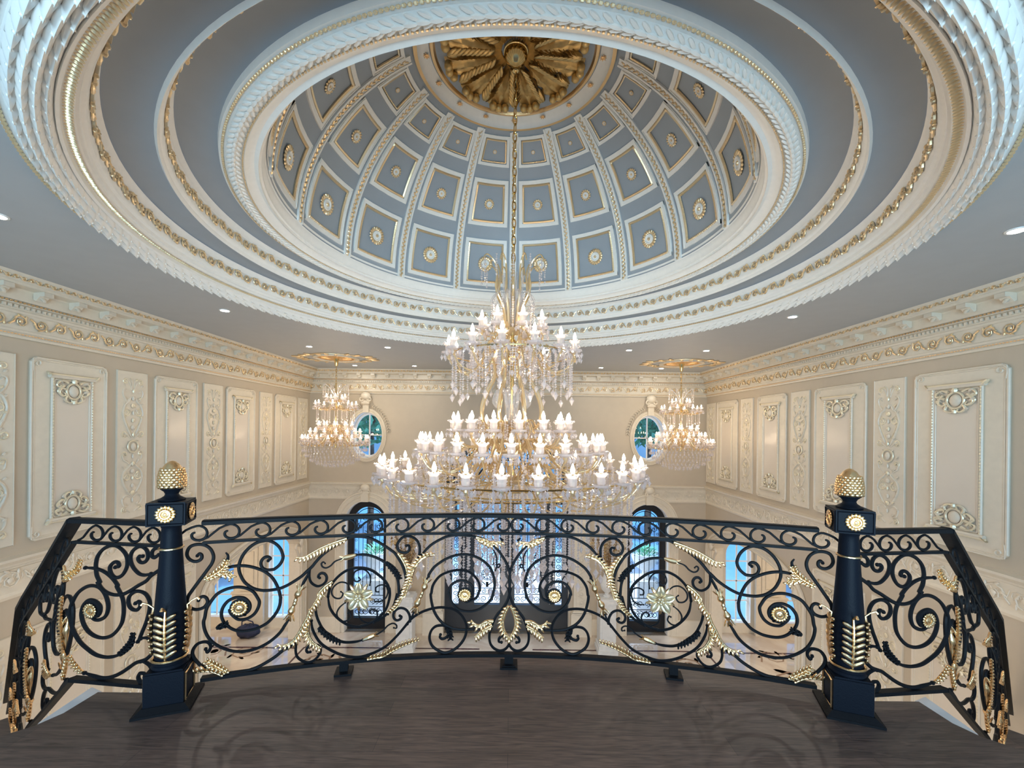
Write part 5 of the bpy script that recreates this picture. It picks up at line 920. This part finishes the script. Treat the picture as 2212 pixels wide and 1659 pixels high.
for mir in (1,-1):
    g=bend(mir)
    for k,(r,p) in CB.items(): bar(g,p,r*1.03,'ring' if k=='RING' else ('tendril' if r<.0055 else 'scroll'),bal)
    for k,(s,p) in CL.items(): leaf(g,s,p,'acanthus_leaf',bal,GOLD)
    for k,(s,p) in CK.items(): leaf(g,s,p,'black_leaf' if s!='n' else 'leaf_tip',bal,IRON,.036,.010)
    for k in ('B1','B2'): bud(g,CBUD[k],'bud',bal)
    for k in ('b3','b4'): smallbud(g,CBUD[k],'small_bud',bal)
    ros(g,CF['ros1'],.046,'rosette',bal); ros(g,CF['ros2'],.042,'rosette',bal)
    mb=MB(); fx,fz=CF['flower']; c=g(fx,fz,-.02)
    for i in range(5):
        a=PI/2+2*PI*i/5; d=V((cos(a),sin(a))); e=V((-sin(a),cos(a)))
        def pf(u,v,d=d,e=e):
            w=.030*sin(PI*(.12+.80*u))**.8; x=(v-.5)*2; return g(fx+d.x*(.012+.075*u)+e.x*x*w,fz+d.y*(.012+.075*u)+e.y*x*w,-.022-.018*sin(PI*u*.8)*(1-.5*x*x)-.004*cos(x*8))
        mb.grid(pf,7,8)
    for i in range(5): a=-PI/2+2*PI*i/5; mb.ball(g(fx+.016*cos(a),fz+.016*sin(a),-.042),.011,7,5)
    mb.ball(c+V((0,-.022,0)),.009,7,5)
    fl=mb.build('flower',PGOLD,bal,ang=70)
    for i in range(5):
        a=-PI/2+2*PI*i/5; mb=MB(); o=g(fx+.062*cos(a),fz+.062*sin(a),-.014); mb.ell(o,g(fx+.092*cos(a),fz+.092*sin(a),-.010)-o,g(fx+.062*cos(a)-.011*sin(a),fz+.062*sin(a)+.011*cos(a),-.014)-o,V((0,-.010,0)),6,4); mb.build('sepal',GOLD,fl)
    for i in range(12): wave(g,-.043-.1594*i,1,.1594,'wave_scroll',bal)
# end sections between each newel post and the stair turn, then the stair railings
for mir,sd in ((1,'left'),(-1,'right')):
    g=sideg(mir); t=thing('balustrade','short black iron scroll railing between the %s newel post and the stair turn'%sd,'railing',(-2.15*mir,2.40,E+ZB),0,'end railings')
    Ls=(AP-NP).length
    flat(g,.08,Ls+.01,-.533,.028,.013,'handrail',t,8,cap=True); flat(g,.06,Ls,-.657,.012,.0075,'middle_rail',t,8); flat(g,.08,Ls,-1.430,.020,.010,'bottom_rail',t,8)
    for k,p in SB.items(): bar(g,p,.0102,'scroll',t)
    for k,(s,p) in SL.items(): leaf(g,s,p,'acanthus_leaf',t,GOLD if k!='Q2' else IRON,.036)
    ros(g,SR,.042,'rosette',t)
    for i in range(4): wave(g,.115+.118*i+.02,-1,.118,'wave_scroll',t)
    g=stairg(mir); t=thing('stair_railing','black iron and gold stair railing descending from the %s end of the balcony'%sd,'railing',(-2.6*mir,2.5,E+ZB),0,'stair railings')
    T=SLN[-1]-.02
    flat(g,0,T,-.533,.034,.016,'handrail',t,22,cap=True); flat(g,0,T,-.657,.014,.008,'middle_rail',t,22); flat(g,0,T,-1.430,.020,.012,'bottom_rail',t,22)
    for rep in range(4):
        o_=.04+rep*.66
        for k,p in SB.items(): bar(g,[(o_+.62-a,b) for a,b in p],.0102,'scroll',t)
        for k,(s,p) in SL.items(): leaf(g,s,[(o_+.62-a,b) for a,b in p],'acanthus_leaf',t,GOLD,.05)
        leaf(g,'b',[(o_+.05,-1.25),(o_+.10,-1.05),(o_+.08,-.9)],'acanthus_leaf',t,GOLD,.05); bud(g,[(o_+.10,-1.30),(o_+.06,-1.2),(o_+.03,-1.05)],'bud',t)
        ros(g,(o_+.62-SR[0],SR[1]),.042,'rosette',t)
    for i in range(16): wave(g,.14+.165*i,-1,.165,'wave_scroll',t)
# newel posts
for mir,sd in ((1,'left'),(-1,'right')):
    x,y=-1.845*mir,2.345; rz=.36*mir
    t=thing('newel_post','black tapered newel post with gold acorn finial, %s of the long balustrade'%sd,'newel post',(x,y,E+ZB),rz,'newel posts')
    b0=-ZB
    mb=MB(); mb.box((0,0,.006),(.255,.255,.012)); mb.add([(a*.125,b*.125,.012) for a,b in ((-1,-1),(1,-1),(1,1),(-1,1))]+[(a*.093,b*.093,.035) for a,b in ((-1,-1),(1,-1),(1,1),(-1,1))],[(0,1,5,4),(1,2,6,5),(2,3,7,6),(3,0,4,7)]); mb.build('base_plate',IRON,t,off=False,smooth=False)
    mb=MB(); mb.box((0,0,.105),(.178,.178,.19)); mb.box((0,0,.203),(.165,.165,.012)); mb.build('base_block',NAVY,t,off=False,smooth=False)
    for a in (0,PI/2,PI,-PI/2):
        if a==-PI/2*0: pass
    for s in (-1,1):
        mb=MB(); q=[(s*.0905,-.07,.03),(s*.0905,.07,.03),(s*.0905,.07,.18),(s*.0905,-.07,.18)]; mb.tube(q,.006,4,0,True); mb.build('gold_frame',GOLD,t,off=False,smooth=False)
    mb=MB(); mb.lathe([(.080,.207),(.084,.215),(.078,.225),(.080,.235),(.072,.245),(.075,.25)],24); mb.build('plinth_ring',NAVY,t,off=False)
    mb=MB(); mb.tube([(.078*cos(i*PI/12),.078*sin(i*PI/12),.252) for i in range(24)],.006,6,0,True); mb.build('gold_ring',GOLD,t,off=False)
    mb=MB(); mb.lathe([(.068,.25),(.076,.33),(.074,.45),(.068,.56),(.052,.80),(.046,.92),(.044,.95),(.048,.96),(.056,.975)],24); mb.build('shaft',NAVY,t,off=False)
    mb=MB(); mb.tube([(.053*cos(i*PI/12),.053*sin(i*PI/12),.842) for i in range(24)],.006,6,0,True); mb.build('collar',GOLD,t,off=False)
    for i in range(4):
        a=-PI/2+i*PI/2; ca,sa=cos(a),sin(a); mb=MB()
        def rr_(z): return .070+.014*sin(PI*(z-.26)/.30)
        P=[((rr_(z))*ca,(rr_(z))*sa,z) for z in [.262+.02*j for j in range(14)]]+[(.100*ca,.100*sa,.545),(.122*ca,.122*sa,.555),(.130*ca,.130*sa,.543)]
        mb.tube(P,[.006]*12+[.005,.005,.004,.005,.007],6)
        for j in range(7):
            z=.275+.033*j
            for s in (-1,1):
                b=a+s*.30; c=V((rr_(z+.015)*cos(b)*1.02,rr_(z+.015)*sin(b)*1.02,z+.015)); tdir=V((-sa*s,ca*s,.62)).normalized(); mb.ell(c,tdir*(.034-.001*j),V((ca,sa,0))*.011,tdir.cross(V((ca,sa,0)))*.0115,7,5)
        mb.build('acanthus_leaf',GOLD,t,off=False)
    mb=MB(); mb.box((0,0,1.037),(.172,.172,.124))
    mb.build('cap_block',NAVY,t,off=False,smooth=False)
    for a in (0,PI/2,PI,-PI/2):
        R_=M.Rotation(a,4,'Z'); mb=MB(); mb.tube([R_@V((q*.077,-.087,1.037+v*.052)) for q,v in ((-1,-1),(1,-1),(1,1),(-1,1))],.004,4,0,True); mb.build('panel_edge',NAVY,t,off=False,smooth=False)
        mb=MB(); rosette(mb,R_@V((0,-.086,1.037)),R_@V((0,-1,0)),R_@V((1,0,0)),(0,0,1),.048,0,16); mb.build('rosette',GOLD,t,off=False)
    mb=MB(); mb.lathe([(.060,1.099),(.062,1.107),(.048,1.115),(.034,1.125),(.030,1.135),(.036,1.148),(.052,1.162),(.05,1.17)],24); mb.build('finial_neck',NAVY,t,off=False)
    fr_=[(.040,1.160),(.055,1.175),(.062,1.20),(.060,1.235),(.048,1.27),(.030,1.298),(.012,1.312),(.0001,1.315)]
    mb=MB(); mb.lathe(fr_,24)
    for j in range(8):
        z=1.176+.013*j; k=15
        r=.0615 if z<1.215 else .0615*math.sqrt(max(.05,1-((z-1.205)/.112)**2))
        for i in range(k):
            a=2*PI*(i+.5*(j%2))/k; mb.ell((r*cos(a),r*sin(a),z),(.0,.0,.0105),(-.0115*sin(a)*r/.06,.0115*cos(a)*r/.06,0),(.0055*cos(a),.0055*sin(a),.0015),6,4)
    for i in range(10): a=2*PI*i/10; mb.ell((.052*cos(a),.052*sin(a),1.170),(.010*cos(a),.010*sin(a),.014),(-.016*sin(a),.016*cos(a),0),(0,0,.004),6,4)
    mb.build('acorn_finial',GOLD,t,off=False,ang=60)
for r in [bal]+[o for o in COL.objects if o.parent is None and o.get('category')=='railing']:
    for c in COL.objects:
        if c.parent==r and c.matrix_parent_inverse==M(): c.matrix_parent_inverse=M.Translation(-V(r.location))
# ---------------------------------------------------------------- chandeliers
def octa(mb,c,r,h,mi=0,n=4):
    c=V(c); top=len(mb.v); vs=[(c.x,c.y,c.z+h)]+[(c.x+r*cos(2*PI*k/n),c.y+r*sin(2*PI*k/n),c.z+h*.15) for k in range(n)]+[(c.x,c.y,c.z-h)]
    mb.add(vs,[(0,1+k,1+(k+1)%n) for k in range(n)]+[(n+1,1+(k+1)%n,1+k) for k in range(n)],mi)
def drop(mb,c,L,mi=0): # almond pendant below c
    octa(mb,(c[0],c[1],c[2]-.012),.008,.008,mi); octa(mb,(c[0],c[1],c[2]-.024-L*.62),L*.36,L*.62,mi,6)
def string(x,y,z,L,step=.024,r=.0115,pend=.06):
    mb=MB(); k=max(2,int((L-pend)/step))
    for i in range(k): octa(mb,(x,y,z-step*(i+.5)),r*(1+.25*(i%3==2)),r*1.15)
    drop(mb,(x,y,z-step*k),pend); return mb
def cup_mesh(s): # bobeche dish, flared candle cup and hanging drops
    mb=MB(); n=12
    mb.lathe([(.012*s,0),(.03*s,.004*s),(.050*s,.012*s),(.062*s,.026*s),(.058*s,.027*s),(.03*s,.012*s),(.016*s,.012*s)],n,caps=False)
    mb.lathe([(.014*s,.012*s),(.026*s,.03*s),(.030*s,.055*s),(.028*s,.075*s),(.044*s,.098*s),(.040*s,.098*s),(.024*s,.074*s)],n,caps=False)
    for k in range(6): a=2*PI*k/6; drop(mb,(.058*s*cos(a),.058*s*sin(a),.022*s),.040*s)
    for k in range(8): a=2*PI*k/8; octa(mb,(.043*s*cos(a),.043*s*sin(a),.097*s),.009*s,.010*s)
    return mb
def bulb_mesh(s):
    mb=MB(); mb.lathe([(.0001,.0),(.012*s,.004*s),(.019*s,.022*s),(.0175*s,.038*s),(.010*s,.060*s),(.004*s,.076*s),(.0001,.082*s)],8); return mb
def chandelier(name,label,loc,tiers,chain_top,chain_bot,strings,stuff,extra,sc,group,bowl,lm=LAMP):
    t=thing(name,label,'chandelier',loc,0,group)
    cm=cup_mesh(sc*1.22); cmesh=None; bmesh_=None; smesh=None
    for (r,z,n,r0,z0,sag,ph) in tiers:
        mb=MB(); q=cr([(r0,0,z0),(r0+(r-r0)*.18,0,z0+.10*(r)+.02),(r0+(r-r0)*.30,0,z0-.02),(r0+(r-r0)*.55,0,z-sag),(r0+(r-r0)*.86,0,z-sag*.93),(r,0,z-.16*sc)],6)
        m_=len(q); mb.tube(q,[.0095*sc*(1.15-.3*i/m_) for i in range(m_)],6)
        mb.tube([(p.x,.0,p.z+.001) for p in cr([(r0+(r-r0)*.30,0,z0-.02),(r0+(r-r0)*.42,0,z0-.10*sc),(r0+(r-r0)*.52,0,z0-.02*sc),(r0+(r-r0)*.44,0,z0+.03*sc)],4)],.006*sc,5)
        mb.lathe([(.0001,z-.19*sc),(.012*sc,z-.18*sc),(.02*sc,z-.155*sc),(.014*sc,z-.12*sc),(.010*sc,z-.11*sc)],8,(r,0,0))
        a0=mb.build('arm',AMBER,t,off=False)
        if cmesh is None:
            c0=cm.build('candle_cup',CRYS,a0,off=False,smooth=False); b0=bulb_mesh(sc).build('bulb',lm,a0,off=False)
            s0=MB(); s0.lathe([(.0095*sc,0),(.0095*sc,.10*sc),(.013*sc,.105*sc)],8); s0=s0.build('candle_sleeve',PGOLD,a0,off=False); cmesh=c0.data;bmesh_=b0.data;smesh=s0.data
        else:
            c0=bpy.data.objects.new('candle_cup',cmesh);b0=bpy.data.objects.new('bulb',bmesh_);s0=bpy.data.objects.new('candle_sleeve',smesh)
            for o in (c0,b0,s0): COL.objects.link(o); o.parent=a0
        c0.location=(r,0,z-.138*sc); s0.location=(r,0,z-.115*sc); b0.location=(r,0,z-.012*sc)
        KID.pop(a0,None)
        for i in range(n):
            o=a0 if i==0 else copy_tree(a0,t); o.rotation_euler=(0,0,2*PI*(i+ph)/n)
    # chain of links
    k=max(3,round((chain_top-chain_bot)/(.092*sc))); ml=None
    for i in range(k):
        L=(chain_top-chain_bot)/k
        if ml is None:
            mb=MB(); mb.tube([(.021*sc*cos(a)*(1.0),0,(L*.62)*sin(a)) for a in [2*PI*j/12 for j in range(12)]],.0065*sc,6,0,True); o=mb.build('chain_link',BRASS,t,off=False); ml=o.data
        else: o=bpy.data.objects.new('chain_link',ml); COL.objects.link(o); o.parent=t
        o.location=(0,0,chain_bot+L*(i+.5)); o.rotation_euler=(0,0,PI/2*(i%2)+.5)
    for (nm,m,fn) in extra:
        for mb in fn(): mb.build(nm,m,t,off=False,smooth=(m not in (CRYS,)))
    for i,(x,y,z,L,pd) in enumerate(strings): string(x,y,z,L,.024*max(.85,sc),.0115*max(.8,sc),pd).build('crystal_string',CRYS,t,off=False,smooth=False)
    mb=MB()
    for (x,y,z,L,pd) in stuff: q=string(x,y,z,L,.024*max(.85,sc),.0115*max(.8,sc),pd); mb.add(q.v,q.f)
    if bowl:
        R,z0,zb=bowl
        for j in range(7):
            f=j/6; r=R*cos(f*PI/2*.93); z=z0-(z0-zb)*sin(f*PI/2); k=max(5,int(2*PI*r/.085))
            for i in range(k): a=2*PI*(i+.5*(j%2))/k; drop(mb,(r*cos(a),r*sin(a),z+.05),.055)
    if mb.v:
        o=mb.build('crystal_drops',CRYS,t,off=False,smooth=False); o['kind']='stuff'
    return t
def ringpts(r,n,z,L,pd,ph=0.,zj=0.): return [(r*cos(2*PI*(i+ph)/n),r*sin(2*PI*(i+ph)/n),z,L*(1+zj*((i*7)%5-2)/5),pd) for i in range(n)]
def main_extra():
    def stem():
        mb=MB(); mb.lathe([(.0001,-.95),(.03,-.93),(.02,-.85),(.022,-.6),(.05,-.55),(.06,-.50),(.03,-.44),(.018,-.38),(.018,.70),(.05,.74),(.085,.80),(.09,.86),(.05,.92),(.018,.96),(.014,1.78)],14); return [mb]
    def hub():
        out=[]
        for z,r in ((-.52,.16),(-.22,.16),(.02,.15),(.84,.14),(1.04,.10)):
            mb=MB(); mb.lathe([(.02,z-.05),(r*.7,z-.035),(r,z),(r*.95,z+.02),(r*.5,z+.035),(.02,z+.04)],20); out.append(mb)
        return out
    def lyre():
        out=[]
        for i in range(8):
            a=2*PI*(i+.5)/8; q=cr([(.14,-.02),(.30,.06),(.335,.22),(.28,.40),(.20,.55),(.205,.70),(.24,.80),(.14,.86)],6); mb=MB(); mb.tube([(p.x*cos(a),p.x*sin(a),p.y) for p in q],.013,6); out.append(mb)
        return out
    def inner():
        out=[]
        for i in range(10):
            a=2*PI*i/10; q=cr([(.05,.06),(.06,.28),(.10,.42),(.16,.40),(.19,.30),(.15,.24)],5); mb=MB(); mb.tube([(p.x*cos(a),p.x*sin(a),p.y) for p in q],.016,6); out.append(mb)
        return out
    def crown():
        out=[]
        for i in range(12):
            a=2*PI*i/12; b=1 if i%2 else .72; q=cr([(.07,1.04),(.10,1.25),(.20*b,1.45),(.19*b,1.60),(.22*b,1.72),(.31*b,1.78),(.36*b,1.70)],5); mb=MB(); mb.tube([(p.x*cos(a),p.x*sin(a),p.y) for p in q],[.013*(1-.5*j/len(q)) for j in range(len(q))],6); out.append(mb)
        return out
    def flutes():
        out=[]
        for i in range(10):
            a=2*PI*i/10; q=cr([(.06,1.10),(.08,1.3),(.16,1.42),(.22,1.36),(.20,1.28)],5); mb=MB(); mb.tube([(p.x*cos(a),p.x*sin(a),p.y) for p in q],.013,6)
            mb.tube([(.05*cos(a),.05*sin(a),1.05),(.11*cos(a),.11*sin(a),1.62)],.010,6); out.append(mb)
        return out
    def frame():
        out=[]
        for r,z in ((1.22,-.46),(.95,-.60),(.66,-.62),(.36,-.60),(.62,.78)):
            mb=MB(); mb.tube([(r*cos(2*PI*k/48),r*sin(2*PI*k/48),z) for k in range(48)],.008,5,0,True); out.append(mb)
        return out
    def canopy():
        mb=MB(); mb.lathe([(.0001,3.735),(.020,3.742),(.034,3.755),(.034,3.77),(.022,3.775),(.028,3.80),(.05,3.825),(.095,3.86),(.122,3.91),(.120,3.945),(.128,3.95),(.126,3.975),(.10,3.985)],24); return [mb]
    def garl():
        out=[]
        for i in range(14):
            a0=2*PI*i/14; a1=2*PI*(i+1)/14; mb=MB()
            for j in range(14):
                f=j/13; a=a0+(a1-a0)*f; octa(mb,(.62*cos(a),.62*sin(a),.82-.07*sin(PI*f)),.009,.010)
            out.append(mb)
        return out
    return [('stem',BRASS,stem),('hub',AMBER,hub),('lyre_arm',AMBER,lyre),('glass_scroll',TUBE,inner),('crown_scroll',AMBER,crown),('glass_flute',TUBE,flutes),('ring_frame',BRASS,frame),('canopy',BRASS,canopy),('crystal_garland',CRYS,garl)]
st=ringpts(1.22,48,-.48,.62,.055,0,.25)+ringpts(.62,28,.76,.40,.075,.2,.5)
stf=ringpts(.95,40,-.62,.72,.075,.3,.3)+ringpts(.66,34,-.64,.80,.085,.1,.25)+ringpts(.36,24,-.62,.86,.085,.4,.2)+ringpts(.16,12,-.60,.98,.09,0,.1)+ringpts(1.10,40,-.52,.50,.05,.6,.4)+ringpts(.40,20,.80,.34,.06,0,.5)+ringpts(.22,12,1.34,.28,.04,0,.3)+ringpts(.33,12,1.74,.22,.03,0,.4)
for a in range(40): r=.30+.9*((a*37)%40)/40; b=a*2.4; stf.append((r*cos(b),r*sin(b),-.42+.1*((a*13)%7)/7,.25+.2*((a*11)%5)/5,.04))
for a in range(170): r=.35+.92*(((a*53)%170)/170)**.7; b=a*2.39996; stf.append((r*cos(b),r*sin(b),-.16-.30*((a*29)%17)/17-(.12 if r>.95 else 0),.10+.10*((a*11)%5)/5,.045))
for a in range(60): r=.2+.42*((a*37)%60)/60; b=a*2.39996; stf.append((r*cos(b),r*sin(b),.06+.02*((a*7)%5),.12+.1*((a*3)%4)/4,.04)); stf.append((r*cos(b+.5),r*sin(b+.5),.86,.14+.2*((a*3)%4)/4,.05))
tiers=[(1.31,-.315,30,.14,-.50,.36,.25),(.93,-.09,24,.14,-.20,.33,.0),(.60,.115,16,.13,.03,.28,.3),(.66,.91,14,.13,.85,.30,.18),(.33,1.16,8,.09,1.05,.16,.4)]
chandelier('chandelier','huge crystal chandelier with tiers of lit candle bulbs hanging from the dome',(DC[0]+.01,DC[1],E),tiers,3.74,1.76,st,stf,main_extra(),1.0,None,None)

def side_extra():
    def stem():
        mb=MB(); mb.lathe([(.0001,-.45),(.02,-.43),(.012,-.3),(.03,-.25),(.012,-.2),(.012,.45),(.04,.5),(.012,.56),(.010,1.02)],10); return [mb]
    def hub():
        out=[]
        for z,r in ((-.30,.10),(-.02,.09),(.44,.08),(.62,.06)):
            mb=MB(); mb.lathe([(.01,z-.03),(r*.7,z-.02),(r,z),(r*.5,z+.025),(.01,z+.03)],14); out.append(mb)
        return out
    def crown():
        out=[]
        for i in range(8):
            a=2*PI*i/8; q=cr([(.04,.62),(.06,.78),(.16,.93),(.26,.99),(.28,.92)],4); mb=MB(); mb.tube([(p.x*cos(a),p.x*sin(a),p.y) for p in q],.009,5); out.append(mb)
        return out
    def frame():
        out=[]
        for r,z in ((.70,-.36),(.40,.44)):
            mb=MB(); mb.tube([(r*cos(2*PI*k/36),r*sin(2*PI*k/36),z) for k in range(36)],.007,5,0,True); out.append(mb)
        return out
    def canopy():
        mb=MB(); mb.lathe([(.0001,1.40),(.03,1.41),(.035,1.45),(.045,1.52),(.07,1.57),(.075,1.585)],16); return [mb]
    return [('stem',BRASS,stem),('hub',AMBER,hub),('crown_scroll',TUBE,crown),('ring_frame',BRASS,frame),('canopy',BRASS,canopy)]
st2=ringpts(.27,12,.93,.24,.04)+ringpts(.40,16,.44,.26,.05,.2,.4)
sf2=ringpts(.66,24,-.34,.16,.05)+ringpts(.24,10,.44,.30,.05)+ringpts(.20,10,.02,.28,.04)+ringpts(.5,16,-.16,.16,.04)
t2=[(.69,-.19,18,.09,-.28,.20,0),(.53,-.045,14,.09,-.12,.16,.4),(.365,.115,10,.08,.02,.14,0),(.43,.575,8,.07,.46,.16,.3),(.20,.73,5,.05,.62,.10,0)]
SCX=[(-3.97,9.72),(3.90,9.92)]
for (x,y),sd in zip(SCX,('left','right')):
    chandelier('chandelier','smaller crystal chandelier with a beaded bowl, hanging near the %s oval window'%sd,(x,y,E),t2,1.41,1.0,st2,sf2,side_extra(),.78,'pair of smaller chandeliers',(.70,-.36,-.84),LAMP2)
    m=thing('ceiling_medallion','gilded oval ceiling medallion above the %s smaller chandelier'%sd,'ceiling medallion',(x,y,E+ZC),0,'small ceiling medallions')
    mb=MB(); mb.lathe([(.50,-.001),(.49,-.03),(.44,-.02),(.42,-.035),(.40,-.02),(.36,-.012),(.05,-.03),(.0001,-.03)],40,(0,0,0),[0,0,0,0,1,1,1],None,False)
    for k in range(16):
        a=2*PI*k/16; d=V((cos(a),sin(a),0)); mb.ell(d*.24+V((0,0,-.02)),d*.13,V((-sin(a),cos(a),0))*.035,(0,0,.022),6,4,1)
    mb.build('rosette_disc',[CREAM,GOLD],m,off=False)
    mb=MB()
    for k in range(20):
        a=2*PI*k/20; r=.62+.10*cos(2*a)+.05*(k%2); d=V((cos(a)*1.12,sin(a)*.95,0)); mb.ell(d*r+V((0,0,-.012)),d*.10,V((-sin(a),cos(a),0))*.045,(0,0,.028),6,4); mb.tube([d*(r*.86)+V((.03*cos(q),.03*sin(q),-.018)) for q in [i*.6 for i in range(11)]],.010,5)
    mb.tube([(.70*cos(2*PI*k/60)*(1+.08*cos(4*PI*k/60)),.58*sin(2*PI*k/60)*(1+.05*cos(8*PI*k/60)),-.01) for k in range(60)],.016,5,0,True); mb.build('scroll_surround',PGOLD,m,off=False)
# ---------------------------------------------------------------- recessed ceiling lights
DL=[(-3.95, 3.29, 'at the photo left edge beside the great ceiling ring'), (-3.94, 5.89, 'largest one near the left wall'), (-3.97, 8.41, 'between the left wall and the left medallion'), (-2.44, 8.41, 'just right of the left medallion'), (-2.46, 10.82, 'near the front cornice, left of the big chandelier'), (-3.97, 10.86, 'beside the left medallion next to the front cornice'), (3.9, 3.34, 'at the photo right edge beside the great ceiling ring'), (3.82, 5.88, 'largest one near the right wall'), (2.28, 8.41, 'just left of the right medallion'), (3.77, 8.37, 'between the right wall and the right medallion'), (2.22, 10.76, 'near the front cornice, right of the big chandelier'), (3.73, 10.76, 'beside the right medallion next to the front cornice'), (0.69, 8.46, 'half hidden behind the big chandelier')]
for x,y,l in DL:
    t=thing('recessed_light','small round recessed ceiling light, '+l,'ceiling light',(x,y,E+ZC),0,'recessed ceiling lights')
    mb=MB(); mb.lathe([(.068,-.001),(.066,-.008),(.052,-.010),(.048,-.002),(.046,.03)],20,caps=False); mb.build('trim_ring',WHITE,t,off=False)
    mb=MB(); mb.lathe([(.048,-.004),(.0001,-.004)],20,caps=False); mb.build('lens',DLAMP2 if y<4 else DLAMP,t,off=False)
